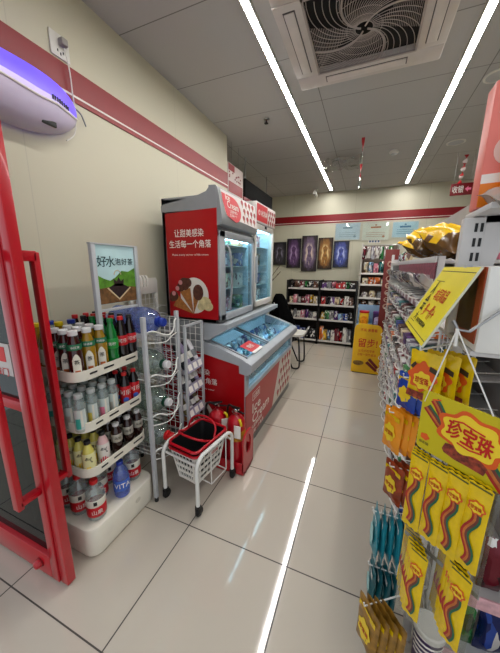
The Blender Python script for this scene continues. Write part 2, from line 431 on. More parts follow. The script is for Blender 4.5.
# crumpled clear plastic + hanging ribbons + red hanging sign
def hanging():
    rd = random.Random(3); mb = MB(); n = 12; V = []
    for i in range(n + 1):
        row = []
        for j in range(7):
            u = i / n; v = j / 6
            row.append(mb.bm.verts.new((-.73 + .56 * u, 4.0 + .38 * v + .05 * math.sin(9 * u), HC - .06 - .05 * rd.random() - .05 * math.sin(PI * u) * v)))
        V.append(row)
    for i in range(n):
        for j in range(6): mb.face([V[i][j], V[i + 1][j], V[i + 1][j + 1], V[i][j + 1]])
    mb.tube([(-.72, 4.05, HC), (-.71, 4.05, HC - .08)], .002, 4); mb.tube([(-.2, 4.2, HC), (-.19, 4.2, HC - .1)], .002, 4)
    one('plastic_sheet', mb, glass('crumpled_film', (.86, .85, .84), .28, .18), 'crumpled clear plastic sheet hanging under the ceiling by the left strip', 'plastic sheet', loc=(-.45, 4.2, HC - .1), sharp=20)
    def ribbon(x, y, z1, z0, cols, nm, lab, w=.035, slant=0):
        t = thing(nm, lab, 'ribbon', (x, y, z1), 0, 'hanging ribbons'); k = len(cols)
        for i, c in enumerate(cols):
            mb = MB(); a = z1 - (z1 - z0) * i / k; b = z1 - (z1 - z0) * (i + 1) / k; m = 6
            for q in range(m):
                ang = .9 * (i + q / m) * 2; ang2 = .9 * (i + (q + 1) / m) * 2
                za = a + (b - a) * q / m; zb = a + (b - a) * (q + 1) / m
                xa = x - slant * (z1 - za); xb = x - slant * (z1 - zb)
                A = Vector((math.cos(ang), math.sin(ang), 0)) * w / 2; B = Vector((math.cos(ang2), math.sin(ang2), 0)) * w / 2
                N = A.cross(Vector((0, 0, 1))).normalized() * .0008
                vs = [mb.bm.verts.new(p + nn) for nn in (N, -N) for p in (Vector((xa, y, za)) - A, Vector((xa, y, za)) + A, Vector((xb, y, zb)) + B, Vector((xb, y, zb)) - B)]
                mb.face(vs[:4]); mb.face(vs[4:][::-1])
                for e in range(4): mb.face([vs[e], vs[(e + 1) % 4], vs[4 + (e + 1) % 4], vs[4 + e]])
            part('ribbon_length', mb, c, t)
    R = mat('ribbon_red', (.72, .12, .16), .4); F = M_film; Wt = mat('ribbon_white', (.88, .84, .83), .4)
    ribbon(-.165, 3.75, HC, 2.40, [R, F, R, F], 'hanging_ribbon', 'red and clear ribbon hanging from the ceiling between the strips')
    ribbon(1.04, 4.6, 2.9, 2.56, [R, Wt, R, Wt, R, Wt, R], 'hanging_ribbon', 'red and white twisted ribbon above the dark red hanging sign', .05, .1)
    t = thing('hanging_sign', 'small dark red sign with white characters hanging near the back wall', 'sign', (1.03, 4.6, 2.5))
    part('board', MB().box(.92, 1.16, 4.595, 4.61, 2.425, 2.57, .004), mat('sign_dark_red', (.45, .04, .08), .4), t)
    X = frame((1.0, 4.594, 2.497), (1, 0, 0), (0, 0, 1))
    part('lettering', MB().text('收银', .085, X, .12, bold=.01), M_letw, t)
    X = frame((1.11, 4.594, 2.497), (1, 0, 0), (0, 0, 1))
    part('arrow', MB().prism([(-.035, 0), (0, .035), (0, .013), (.03, .013), (.03, -.013), (0, -.013), (0, -.035)], X, .001), mat('arrow_pink', (.9, .45, .6), .5), t)
    for x in (.95, 1.13): part('suspension_wire', MB().tube([(x, 4.6, 2.57), (x, 4.6, HC)], .002, 4), M_steel, t)
hanging()

# ------------------------------------------------------------------ left wall: switch, insect lamp
def wall_things():
    t = thing('wall_socket', 'white square socket plate high on the left wall', 'socket', (XL, 1.21, 2.63))
    part('plate', MB().box(XL + .001, XL + .01, 1.16, 1.262, 2.575, 2.685, .003), M_white, t)
    part('plug', MB().box(XL + .01, XL + .045, 1.20, 1.235, 2.628, 2.662, .006), mat('plug_grey', (.6, .58, .56), .5), t)
    mb = MB()
    for y, z in ((1.195, 2.605), (1.21, 2.595), (1.225, 2.605)): mb.box(XL + .0095, XL + .0112, y - .003, y + .003, z - .006, z + .006)
    part('socket_holes', mb, M_dark, t)
    yc, zc, a, b, d = .90, 2.285, .345, .142, .125
    t = thing('insect_lamp', 'purple glowing insect trap lamp on the left wall below the socket', 'insect lamp', (XL, yc, zc))
    nu, nv = 36, 12
    def split(u): return -.12 - .35 * max(0, u - .75) / .25 + .30 * max(0, .62 - u) / .3 * .6
    def split2(u): return split(u) + .22 * max(0, 1 - ((u - .55) / .48) ** 2)
    def P(u, th):
        e = max(0, 1 - abs(2 * u - 1) ** 2.6) ** .5
        y = yc + a * (2 * u - 1)
        return Vector((XL + .012 + d * e * max(0, math.cos(th)) ** .75, y, zc + b * e * math.sin(th) + .05 * u * (2 * u - 1) * .6))
    def zone(lo, hi):
        mbx = MB(); G = []
        for i in range(nu + 1):
            u = .01 + .98 * i / nu; th0, th1 = lo(u), hi(u)
            G.append([mbx.bm.verts.new(P(u, th0 + (th1 - th0) * j / nv)) for j in range(nv + 1)])
        for i in range(nu):
            for j in range(nv): mbx.face([G[i][j], G[i + 1][j], G[i + 1][j + 1], G[i][j + 1]])
        return mbx
    mbw = MB().tube([P(.01 + .98 * i / nu, split(.01 + .98 * i / nu)) + Vector((.002, 0, 0)) for i in range(nu + 1)], .005, 6)
    part('lower_shell', zone(lambda u: -PI / 2, split), mat('lamp_shell', (.80, .76, .86), .35, var=.02), t, 'pale lilac lower shell')
    part('lilac_band', zone(split, split2), mat('lamp_band', (.80, .74, .95), .35, var=.02, es=.25), t, 'lilac lens band')
    part('purple_lens', zone(split2, lambda u: PI / 2), mat('lamp_lens', (.45, .36, .95), .4, es=.55, var=.1, scale=5), t, 'glowing violet upper lens')
    part('white_trim', mbw, M_letw, t, 'white curved trim line')
    mb = MB()
    for i in range(8):
        u = .72 + i * .018; p = P(u, split(u) + .10); q = P(u, split(u) + .24)
        mb.tube([p + Vector((.001, 0, 0)), q + Vector((.001, 0, 0))], .0045 if i % 3 else .006, 5)
    part('logo_lettering', mb, mat('lamp_logo', (.12, .08, .22), .5), t)
    mb = MB(); p = P(.70, -.85); mb.box(p.x - .01, p.x + .004, p.y - .035, p.y + .035, p.z - .012, p.z + .012, .003)
    part('rating_plate', mb, M_dark, t)
    t2 = one('power_cord', MB().tube(bez((XL + .03, 1.22, 2.62), (XL + .03, 1.235, 2.52), (XL + .02, 1.245, 2.42), (XL + .02, 1.25, 2.36), (XL + .03, 1.24, 2.30), (XL + .03, 1.22, 2.22), (XL + .03, 1.17, 2.17)), .0035, 6), M_white, 'thin white cord running from the socket to the purple insect lamp', 'cord', loc=(XL + .03, 1.22, 2.62))
    mb = MB(); mb.tube(bez((XL + .02, 1.25, 2.36), (XL + .03, 1.275, 2.34), (XL + .03, 1.30, 2.29)), .004, 6)
    part('loose_end', mb, M_grey, t2)
wall_things()

# recess wall: dark overhead header and promo board
def recess():
    t = thing('overhead_sign_box', 'long black sign box with red lower edge hung beyond the fridges', 'sign box', (-1.65, 4.25, 2.55))
    part('casing', MB().box(-1.72, -1.6, 3.68, 4.85, 2.42, 2.655, .006), mat('matt_black', (.03, .03, .03), .95), t)
    part('red_edge', MB().box(-1.73, -1.595, 3.62, 4.85, 2.30, 2.418, .004), mat('sign_dark_red', (.45, .04, .08), .4), t)
    for y in (3.8, 4.7): part('hanger_rod', MB().tube([(-1.66, y, 2.655), (-1.66, y, HC)], .008, 6), M_steel, t)
    t = thing('promotion_board', 'small red and white printed board above the fridge at wall end', 'board', (-1.62, 3.4, 2.6))
    mb = MB(); mb.box(-1.63, -1.6, 3.17, 3.6, 2.36, 2.70, .003)
    part('board', mb, mat('board_white', (.80, .74, .72), .5), t)
    mb = MB(); mb.box(-1.602, -1.597, 3.18, 3.58, 2.38, 2.50); mb.box(-1.602, -1.597, 3.18, 3.34, 2.62, 2.69)
    part('red_panel', mb, M_stripe, t)
    mb = MB(); rd = random.Random(5)
    for i in range(14):
        y = 3.2 + rd.random() * .34; z = 2.53 + rd.random() * .08; mb.ell(y, z, .012, .01, frame((-1.6, 0, 0), (0, 1, 0), (0, 0, 1)), .003, 8)
    part('printed_fruit', mb, mat('print_dark_red', (.5, .12, .14), .5), t)
    for y in (3.3, 3.5): part('hanging_wire', MB().tube([(-1.62, y, 2.70), (-1.62, y, HC)], .003, 5), M_steel, t)
recess()

# ------------------------------------------------------------------ back wall: five panels, three certificates
def art_mat(name, c1, c2, c3):
    m = bpy.data.materials.new(name); m.use_nodes = True; nt = m.node_tree; N = nt.nodes; L = nt.links; b = N['Principled BSDF']
    tc = N.new('ShaderNodeTexCoord'); mp = N.new('ShaderNodeMapping')
    mp.inputs['Location'].default_value = (-.5, -.5, -.5); L.new(tc.outputs['Generated'], mp.inputs[0])
    m2 = N.new('ShaderNodeMapping'); m2.inputs['Scale'].default_value = (1.35, 0, 1.35); L.new(mp.outputs[0], m2.inputs[0])
    ln = N.new('ShaderNodeVectorMath'); ln.operation = 'LENGTH'; L.new(m2.outputs[0], ln.inputs[0])
    nz = N.new('ShaderNodeTexNoise'); nz.inputs['Scale'].default_value = 5; nz.inputs['Detail'].default_value = 6; L.new(tc.outputs['Generated'], nz.inputs['Vector'])
    ad = N.new('ShaderNodeMath'); ad.operation = 'MULTIPLY_ADD'; ad.inputs[1].default_value = .6; L.new(nz.outputs['Fac'], ad.inputs[0])
    L.new(ln.outputs['Value'], ad.inputs[2])
    rp = N.new('ShaderNodeValToRGB'); e = rp.color_ramp.elements
    e[0].position = .54; e[0].color = lin(c1) + (1,); e[1].position = 1.0; e[1].color = lin(c3) + (1,)
    n = e.new(.76); n.color = lin(c2) + (1,)
    L.new(ad.outputs[0], rp.inputs[0]); L.new(rp.outputs[0], b.inputs['Base Color']); b.inputs['Roughness'].default_value = .35
    return m
def pictures():
    A = [(-1.935, -1.655, 1.535, 2.02, ('8f8aa0', '3b3640', '141217'), 'grey abstract canvas panel, smallest at left end beside the fridge'),
         (-1.63, -1.33, 1.475, 2.085, ('b49ac0', '5a3a66', '1c1520'), 'violet abstract canvas panel, second from the fridge end'),
         (-1.305, -.985, 1.41, 2.135, ('e0cdbb', '6f5c78', '2a2024'), 'tallest pale and brown abstract canvas panel in the middle of five'),
         (-.965, -.675, 1.46, 2.085, ('f3dc9a', '9a6a30', '3a2412'), 'golden abstract canvas panel, second from the certificate end'),
         (-.655, -.36, 1.495, 2.01, ('c5d0f5', '46529e', '14183a'), 'blue abstract canvas panel at the right end below certificates')]
    for i, (x0, x1, z0, z1, c, lab) in enumerate(A):
        t = thing('canvas_panel', lab, 'picture', ((x0 + x1) / 2, YB, (z0 + z1) / 2), 0, 'five abstract canvas panels on the back wall')
        part('canvas', MB().box(x0 + .008, x1 - .008, YB - .034, YB - .005, z0 + .008, z1 - .008), art_mat('abstract_print_%d' % i, *c), t)
        mb = MB(); w = .012
        mb.box(x0, x1, YB - .036, YB - .001, z0, z0 + w); mb.box(x0, x1, YB - .036, YB - .001, z1 - w, z1); mb.box(x0, x0 + w, YB - .036, YB - .001, z0, z1); mb.box(x1 - w, x1, YB - .036, YB - .001, z0, z1)
        part('dark_edge', mb, M_black, t)
        # generic painted mark: a dark standing form on a pale glow
        mb = MB(); X = frame((0, YB - .0345, 0), (1, 0, 0), (0, 0, 1)); cx = (x0 + x1) / 2; h = z1 - z0
        mb.prism([(cx - .05, z0 + .1 * h), (cx - .02, z0 + .1 * h), (cx, z0 + .3 * h), (cx + .02, z0 + .1 * h), (cx + .05, z0 + .1 * h), (cx + .055, z0 + .35 * h), (cx + .03, z0 + .52 * h), (cx + .05, z0 + .68 * h), (cx, z0 + .75 * h), (cx - .05, z0 + .68 * h), (cx - .03, z0 + .52 * h), (cx - .055, z0 + .35 * h)], X, .001)
        part('painted_form', mb, mat('painted_form_%d' % i, c[1], .5, var=.5, scale=20), t)
    for (x0, x1, z0, z1, bg, lab, tint) in ((-.645, -.185, 2.035, 2.345, (.82, .86, .90), 'pale blue framed certificate with glare, leftmost of the three', (.55, .62, .68)),
                                      (-.14, .33, 2.02, 2.335, (.92, .89, .83), 'cream framed certificate, middle of the three under red stripe', (.75, .45, .3)),
                                      (.385, .80, 2.055, 2.325, (.78, .88, .93), 'light blue framed certificate nearest the aisle gondola', (.3, .5, .65))):
        t = thing('certificate', lab, 'certificate', ((x0 + x1) / 2, YB, z0), 0, 'framed certificates on the back wall')
        part('paper', MB().box(x0, x1, YB - .010, YB - .003, z0, z1), mat('certificate_paper_%d' % int(x0 * 100), bg, .4), t)
        mb = MB(); w = .013
        mb.box(x0 - w, x1 + w, YB - .016, YB - .001, z0 - w, z0); mb.box(x0 - w, x1 + w, YB - .016, YB - .001, z1, z1 + w); mb.box(x0 - w, x0, YB - .016, YB - .001, z0, z1); mb.box(x1, x1 + w, YB - .016, YB - .001, z0, z1)
        part('frame', mb, mat('certificate_frame', (.78, .76, .70), .4), t)
        mb = MB(); cx = (x0 + x1) / 2
        mb.box(cx - .09, cx + .09, YB - .0112, YB - .0098, z1 - .10, z1 - .07)
        for k in range(3): mb.box(x0 + .07, x1 - .07, YB - .0112, YB - .0098, z0 + .06 + .035 * k, z0 + .066 + .035 * k)
        X = frame((0, YB - .0098, 0), (1, 0, 0), (0, 0, 1))
        mb.ell(cx, z1 - .045, .018, .014, X, .0012, 12); mb.ell(x1 - .09, z0 + .06, .024, .02, X, .0014, 14)
        part('printed_lines', mb, mat('certificate_ink_%d' % int(x0 * 100), tint, .5), t)
        part('cover_glass', MB().box(x0, x1, YB - .0135, YB - .0125, z0, z1), M_clear, t)
    t = thing('small_notice', 'small white notice card on the wall above the tall goods shelf', 'notice', (.08, YB, 1.96))
    part('card', MB().box(-.02, .20, YB - .006, YB - .001, 1.96, 2.035, .001), M_letw, t)
    mb = MB()
    for k in range(4): mb.box(.0 + k * .05, .03 + k * .05, YB - .0072, YB - .0058, 1.975, 2.02)
    part('printed_blocks', mb, mat('ink_blue', (.25, .35, .5), .5), t)
pictures()
# ------------------------------------------------------------------ red glass door leaf
def door():
    t = thing('entrance_door', 'open red framed glass door with pull handles at left edge', 'door', (-1.55, .63, 0))
    y0, y1 = .605, .655
    mb = MB()
    mb.box(-1.285, -1.235, y0, y1, .012, 2.25, .004); mb.box(-1.232, -1.18, y0 + .006, y1 - .004, .012, 2.25, .004)
    part('lock_stile', mb, M_redm, t)
    part('hinge_stile', MB().box(-2.02, -1.93, y0, y1, .012, 2.25, .004), M_redm, t)
    part('bottom_rail', MB().box(-1.93, -1.285, y0, y1, .012, .14, .004), M_redm, t)
    part('top_rail', MB().box(-1.93, -1.285, y0, y1, 2.15, 2.25, .004), M_redm, t)
    part('middle_rail', MB().box(-1.93, -1.285, y0 + .005, y1 - .005, .90, .945, .003), M_redm, t)
    part('glass_pane', MB().box(-1.93, -1.285, .627, .633, .14, 2.15), glass('tinted_glass', (.42, .47, .44), .10), t, 'tinted glass')
    for side, yy in ((-1, .525), (1, .735)):
        mb = MB(); xh = -1.262
        mb.box(xh - .022, xh + .018, yy - .012, yy + .012, .50, 1.56, .004)
        ya, yb = (yy + .0, y0) if side < 0 else (y1, yy)
        for z in (.505, 1.535): mb.box(xh - .022, xh + .018, ya, yb, z - .012 + (.02 if z < 1 else 0), z + .03, .003)
        part('pull_handle', mb, M_redm, t)
    part('floor_bolt', MB().lathe([(.02, 0), (.02, .02), (.014, .028), (.002, .03)], frame((-1.36, y0 - .0, .075), (1, 0, 0), (0, 0, 1)) , 14), M_redm, t)
    part('stop_ring', MB().lathe([(.024, -.008), (.024, .002)], frame((-1.36, y0 - .004, .075), (1, 0, 0), (0, 0, 1)), 14), mat('dull_red', (.5, .05, .08), .4), t)
    s = MB(); s.box(-1.56, -1.325, .622, .6265, 1.05, 1.19)
    st = part('sticker', s, mat('sticker_white', (.75, .72, .70), .5), t, 'white sticker with red lettering')
    mb = MB(); mb.box(-1.44, -1.36, .6205, .6222, 1.11, 1.175)
    X = frame((-1.43, .6215, 1.065), (1, 0, 0), (0, 0, 1)); mb.text('请推门', .035, X, .15, bold=.01)
    part('sticker_print', mb, M_letr, st)
door()

# ------------------------------------------------------------------ bottles
CAM = Vector((0, 0, 1.51))
def bottle(name, label, prof, body, cap, cz, cr, ch, bands=(), group=None, seg=18, ribs=None, ang=-.55, extra=None):
    t = thing(name, label, 'bottle', (0, 0, 0), 0, group)
    b = MB().lathe(prof, seg=seg)
    part('bottle_body', b, body, t)
    c = part('cap', MB().lathe([(cr * .97, cz), (cr, cz + .002), (cr, cz + ch * .9), (cr * .9, cz + ch), (.002, cz + ch)], seg=seg), cap, t)
    for bd in bands:
        R, z0, z1, m = bd[:4]
        if len(bd) > 4:
            a0, a1, arch = bd[4:7]; mb = MB().wrap(R, a0, a1, z0, z1, arch)
        else: mb = MB().lathe([(R, z0), (R + .0004, z0 + .001), (R + .0004, z1 - .001), (R, z1)], seg=seg, capb=False, capt=False)
        part('paper_label', mb, m, t)
    if extra: extra(t)
    return t
def wrapfn(R, ang, zc):
    return lambda p: Vector(((R + p.z) * math.cos(ang + p.x / R), (R + p.z) * math.sin(ang + p.x / R), zc + p.y))
def wraptext(t, body, size, R, ang, zc, m, bold=.01, w=None):
    part('label_lettering', MB().text(body, size, None, w, .0009, bold, wrapfn(R, ang, zc)), m, t)

G_TOP = 'bottles on the top drinks tray'; G_MID = 'bottles on the second drinks tray'; G_LOW = 'bottles on the third drinks tray'; G_BASE = 'large bottles on the drinks stand base'
mt = lambda n, c, **k: mat(n, c, k.pop('r', .12), coat=.5, **k)
L_tea = mt('dark_tea', (.20, .035, .05)); L_amb = mt('amber_tea', (.58, .44, .08)); L_grn = mt('green_plastic', (.02, .42, .16)); L_col = mt('cola', (.07, .025, .025))
L_clr = glass('pale_drink', (.88, .92, .91), .14, .08, .22); L_water = glass('clear_water', (.93, .95, .95), .18, .05, .16)
L_brown = mt('dark_coffee', (.16, .07, .05)); L_yel = mt('yellow_sleeve', (.84, .80, .38)); L_blue = glass('blue_bottle', (.58, .68, .97), .16, .08, .2)
C_w = mat('cap_white', (.84, .84, .84), .35); C_r = mat('cap_red', (.78, .10, .12), .35); C_k = mat('cap_black', (.08, .08, .09), .35); C_y = mat('cap_yellow', (.88, .78, .10), .35); C_b = mat('cap_blue', (.12, .22, .6), .35); C_g = mat('cap_green', (.04, .45, .2), .35)
P_w = mat('label_white', (.86, .84, .78), .45); P_g = mat('label_green', (.10, .42, .28), .45); P_r = mat('label_red', (.75, .07, .12), .45); P_teal = mat('label_teal', (.20, .62, .56), .45); P_pink = mat('label_pink', (.86, .45, .55), .45)
P_y = mat('label_yellow', (.85, .75, .30), .45); P_sil = mat('label_silver', (.70, .68, .63), .35, .3); P_or = mat('label_orange', (.72, .36, .15), .5); P_bl = mat('label_blue', (.22, .38, .75), .4)
A = -.62                                   # labels face the aisle
tea_prof = [(.029, 0), (.0325, .006), (.0325, .135), (.0315, .152), (.027, .178), (.018, .205), (.0175, .215)]
def tea(nm, lab, liq):
    def ex(t):
        part('label_picture', MB().wrap(.0334, A - .35, A + .35, .022, .05), P_or, t)
        wraptext(t, '茶', .022, .0332, A, .09, M_letk)
        wraptext(t, '冰红茶' if liq is L_tea else '冰绿茶', .012, .0321, A, .162, M_letw)
    return bottle(nm, lab, tea_prof, liq, C_w, .215, .0215, .022, ((.0329, .016, .13, P_w, A - .55, A + .55, .03), (.0318, .148, .176, P_g)), G_TOP, extra=ex)
cola_prof = [(.025, 0), (.031, .006), (.0315, .05), (.029, .07), (.0315, .10), (.031, .15), (.026, .19), (.014, .232), (.0135, .24)]
def cola(nm, lab, cap, g=G_TOP, txt='可乐'):
    def ex(t): wraptext(t, txt, .022, .0325, A, .127, M_letw, .01)
    return bottle(nm, lab, cola_prof, L_col, cap, .24, .0155, .02, ((.0321, .10, .155, P_r),), g, extra=ex)
def sprite(nm, lab):
    def ex(t): wraptext(t, '青柠', .018, .0325, A, .127, M_letw, .01)
    return bottle(nm, lab, cola_prof, L_grn, C_g, .24, .0155, .02, ((.0321, .10, .155, mat('label_leaf', (.10, .55, .22), .4)),), G_TOP, extra=ex)
def juice(nm, lab, cap, liq=None):
    return bottle(nm, lab, [(.027, 0), (.031, .006), (.031, .16), (.024, .20), (.0175, .22), (.0175, .23)], liq or L_clr, cap, .23, .0195, .02, ((.0315, .05, .13, P_w),), G_TOP)
ZT = {1: .975, 2: .707, 3: .452, 0: .182}
ys = [.832, .903, .972, 1.042, 1.108, 1.170]; xs = [-1.237, -1.304, -1.371, -1.438, -1.505]
protos = {}
def put(kind, maker, x, y, z, label, rz=0):
    if kind not in protos:
        o = maker(); protos[kind] = o; o.location = (x, y, z); o['label'] = label; o.rotation_euler = (0, 0, rz)
    else: o = dup(protos[kind], (x, y, z), rz, label)
    return o
kinds1 = [['dark', 'amber', 'amber', 'green', 'colar', 'colak'], ['dark', 'dark', 'amber', 'green', 'colar', 'colak'], ['dark', 'dark', 'amber', 'green', 'colar', 'colak'], ['jy', 'jy', 'jb', 'colak', 'colar', 'colar'], ['jy', 'jb', 'colak', 'colar', 'colar', 'colak']]
mk = {'dark': lambda: tea('tea_bottle', '', L_tea), 'amber': lambda: tea('tea_bottle', '', L_amb), 'green': lambda: sprite('soda_bottle', ''), 'colar': lambda: cola('cola_bottle', '', C_r), 'colak': lambda: cola('cola_bottle', '', C_k),
      'jy': lambda: juice('juice_bottle', '', C_y, L_amb), 'jb': lambda: juice('juice_bottle', '', C_b)}
nmk = {'dark': 'dark red tea bottle with white cap', 'amber': 'amber tea bottle with white cap', 'green': 'green soda bottle', 'colar': 'cola bottle with red cap', 'colak': 'cola bottle with black cap', 'jy': 'yellow capped drink bottle', 'jb': 'blue capped drink bottle'}
rowname = ['front row', 'second row', 'third row', 'fourth row', 'back row']
for r, row in enumerate(kinds1):
    for c, k in enumerate(row):
        if r == 4 and c in (2,): continue
        put('1' + k, mk[k], xs[r] + random.uniform(-.002, .002), ys[c] + random.uniform(-.002, .002), ZT[1], '%s, %s from door in %s of top tray' % (nmk[k], ORD[c], rowname[r]), random.uniform(-.15, .15))
# second tray: pale drinks and red bottles
def pale(col, P, acc):
    def ex(t):
        part('colour_patch', MB().wrap(.0300, A - .9, A - .1, .02, .075), acc, t)
        part('label_strip', MB().wrap(.0301, A + .0, A + .3, .03, .115), P_w, t)
    return bottle('drink_bottle', '', [(.026, 0), (.0292, .006), (.0292, .125), (.026, .145), (.018, .165), (.0175, .172)], L_clr, C_pale, .172, .0195, .022, ((.0297, .015, .12, P, A - 1.1, A + .9, 0),), G_MID, extra=ex)
C_pale = mat('cap_pale_grey', (.72, .74, .73), .35)
P_clear = mat('label_frosted', (.74, .78, .76), .4)
def redb():
    def ex(t):
        part('colour_patch', MB().wrap(.0306, A - .5, A + .5, .03, .06, .008), P_bl, t)
        part('label_strip', MB().wrap(.0309, A - .4, A + .4, .018, .034), P_y, t)
        wraptext(t, '可乐', .028, .0303, A, .09, M_letw, .02)
    return bottle('cola_bottle', '', [(.024, 0), (.0292, .006), (.0292, .12), (.024, .15), (.0135, .178), (.013, .185)], L_col, C_r, .185, .0145, .017, ((.0299, .02, .125, P_r),), G_MID, extra=ex)
k2 = ['teal', 'yel', 'pink', 'grey', 'redb', 'redb']
acc2 = {'teal': P_teal, 'yel': P_y, 'pink': P_pink, 'grey': P_sil}
n2 = {'teal': 'clear drink bottle with teal label', 'yel': 'clear drink bottle with yellow label', 'pink': 'clear drink bottle with pink label', 'grey': 'clear drink bottle with grey label', 'redb': 'cola bottle with red and blue label'}
ys2 = [.818, .887, .950, 1.012, 1.098, 1.166]
for r in range(4):
    for c, k in enumerate(k2):
        kk = k if r == 0 or k == 'redb' else ['teal', 'grey', 'pink', 'teal'][(c + r) % 4]
        put('2' + kk, (redb if kk == 'redb' else (lambda kk=kk: pale(None, P_clear, acc2[kk]))), xs[r], ys2[c], ZT[2], '%s, %s from door in %s of second tray' % (n2[kk], ORD[c], rowname[r]), random.uniform(-.15, .15))
def soda(acc, liq, fruit):
    def ex(t):
        wraptext(t, '气', .034, .0316, A, .092, M_letk, .012)
        part('fruit_print', MB().wrap(.0312, A - .75, A + .6, .014, .055, .02), fruit, t)
    return bottle('soda_bottle', '', [(.026, 0), (.030, .006), (.0308, .06), (.0300, .11), (.022, .145), (.0145, .162), (.014, .168)], liq, C_k, .168, .0155, .018, ((.0310, .012, .125, acc),), G_LOW, extra=ex)
def coffee():
    def ex(t): wraptext(t, '乌龙', .016, .0305, A, .105, M_letk, .01)
    return bottle('tea_bottle', '', [(.026, 0), (.0295, .006), (.0295, .125), (.024, .15), (.0165, .165), (.016, .17)], L_brown, C_w, .17, .0175, .018, ((.0300, .08, .128, P_sil),), G_LOW, extra=ex)
k3 = ['syel', 'spink', 'cof', 'cof', 'cof']; ys3 = [.832, .918, 1.008, 1.09, 1.166]
mk3 = {'syel': lambda: soda(mat('label_cream_yellow', (.86, .84, .62), .4), L_yel, mat('fruit_yellow', (.95, .78, .10), .4)), 'spink': lambda: soda(mat('label_cream', (.86, .83, .80), .4), mat('pink_sleeve', (.88, .72, .72), .3), mat('fruit_red', (.88, .25, .35), .4)), 'cof': coffee}
n3 = {'syel': 'yellow soda bottle with black character', 'spink': 'white and pink soda bottle', 'cof': 'dark brown tea bottle with silver label'}
for r in range(4):
    for c, k in enumerate(k3):
        kk = 'syel' if (c == 1 and r > 0) else k
        put('3' + kk, mk3[kk], xs[r], ys3[c], ZT[3], '%s, %s from door in %s of third tray' % (n3[kk], ORD[c], rowname[r]), random.uniform(-.1, .1))
def water():
    def ex(t): wraptext(t, '山泉', .026, .0486, A + .15, .06, M_letw)
    pr = [(.038, 0), (.046, .01), (.0475, .045), (.045, .065), (.0475, .085), (.0475, .13), (.043, .148), (.046, .158), (.036, .18), (.017, .20), (.0165, .205)]
    def ex2(t):
        ex(t); part('label_emblem', MB().wrap(.0486, A - .15, A + .2, .10, .122), M_letk, t)
    return bottle('water_bottle', '', pr, L_water, C_r, .205, .020, .022, ((.0480, .03, .088, P_r), (.0480, .088, .13, P_w)), G_BASE, extra=ex2)
wl = [(-1.232, .835, 'nearest the front corner of the base'), (-1.345, .825, 'behind the corner one, beside the door'), (-1.455, .83, 'deepest along the door side'), (-1.335, .935, 'behind the corner, second from the door'), (-1.27, 1.125, 'at the wire rack end of the base'), (-1.385, 1.04, 'half hidden behind the blue bottle')]
for x, y, d in wl: put('w', water, x, y, ZT[0], 'large clear water bottle with red label, ' + d, random.uniform(-.2, .2))
def bluew():
    def ex(t): wraptext(t, 'VITA', .03, .0455, A, .085, M_letw, .01)
    return bottle('water_bottle', '', [(.036, 0), (.043, .01), (.0445, .05), (.041, .08), (.0445, .11), (.041, .15), (.028, .18), (.017, .195), (.0165, .20)], L_blue, C_b, .20, .019, .022, ((.0448, .05, .115, P_bl),), G_BASE, extra=ex)
put('wb', bluew, -1.225, .998, ZT[0], 'blue water bottle standing among red labelled ones on the stand base')

# ------------------------------------------------------------------ drinks stand
def rrect(x0, x1, y0, y1, r, n=6):
    out = []
    for cx, cy, a in ((x1 - r, y1 - r, 0), (x0 + r, y1 - r, PI / 2), (x0 + r, y0 + r, PI), (x1 - r, y0 + r, 1.5 * PI)):
        for k in range(n + 1): out.append((cx + r * math.cos(a + PI / 2 * k / n), cy + r * math.sin(a + PI / 2 * k / n)))
    return out
def stand():
    t = thing('drinks_stand', 'cream plastic drinks stand with three bottle trays beside the red door', 'display stand', (-1.39, .99, 0))
    X = Matrix(); y0, y1 = .79, 1.208
    mb = MB()
    def loft(zs):
        rings = []
        for z, ins in zs:
            rings.append([mb.bm.verts.new((x, y, z)) for x, y in rrect(-1.575 + ins, -1.165 - ins, y0 - .05 + ins, y1 - .005 - ins, .06)])
        for Aa, B in zip(rings, rings[1:]):
            for k in range(len(Aa)): mb.face([Aa[k], Aa[(k + 1) % len(Aa)], B[(k + 1) % len(Aa)], B[k]])
        mb.face(rings[-1]); mb.face(rings[0][::-1])
    loft([(.002, .012), (.012, .004), (.03, .002), (.165, 0), (.176, .004), (.18, .012)])
    b = part('base_box', mb, M_cream, t)
    mb = MB(); Xf = frame((-1.1648, 1.05, .11), (0, 1, 0), (0, 0, 1)); mb.ell(0, 0, .02, .016, Xf, .0008, 14); mb.ell(0, -.001, .015, .011, Xf, .0012, 14)
    part('embossed_emblem', mb, mat('cream_emboss', (.80, .78, .72), .4), b)
    for n, zt in ((1, 1.018), (2, .75), (3, .495)):
        mb = MB(); P = rrect(-1.57, -1.19, y0, y1, .07); Q = rrect(-1.563, -1.197, y0 + .007, y1 - .007, .065)
        zb = zt - .05; o = []
        for poly, z in ((P, zb), (P, zt), (Q, zt), (Q, zb + .006)): o.append([mb.bm.verts.new((x, y, z)) for x, y in poly])
        for Aa, B in zip(o, o[1:]):
            for k in range(len(Aa)): mb.face([Aa[k], Aa[(k + 1) % len(Aa)], B[(k + 1) % len(Aa)], B[k]])
        mb.face(o[0][::-1]); mb.face(o[-1])
        tr = part('tray', mb, M_cream, t)
        mb = MB()
        for ya, yb in ((1.08, 1.15), (.94, 1.0), (.86, .90)): mb.box(-1.1905, -1.1885, ya, yb, zt - .026, zt - .017)
        part('lip_slots', mb, M_dark, tr)
    mb = MB()
    for y in (y0 + .03, y1 - .03): mb.box(-1.598, -1.572, y - .015, y + .015, .02, 1.03, .003)
    part('rear_post', mb, M_whitem, t)
    return t
stand()
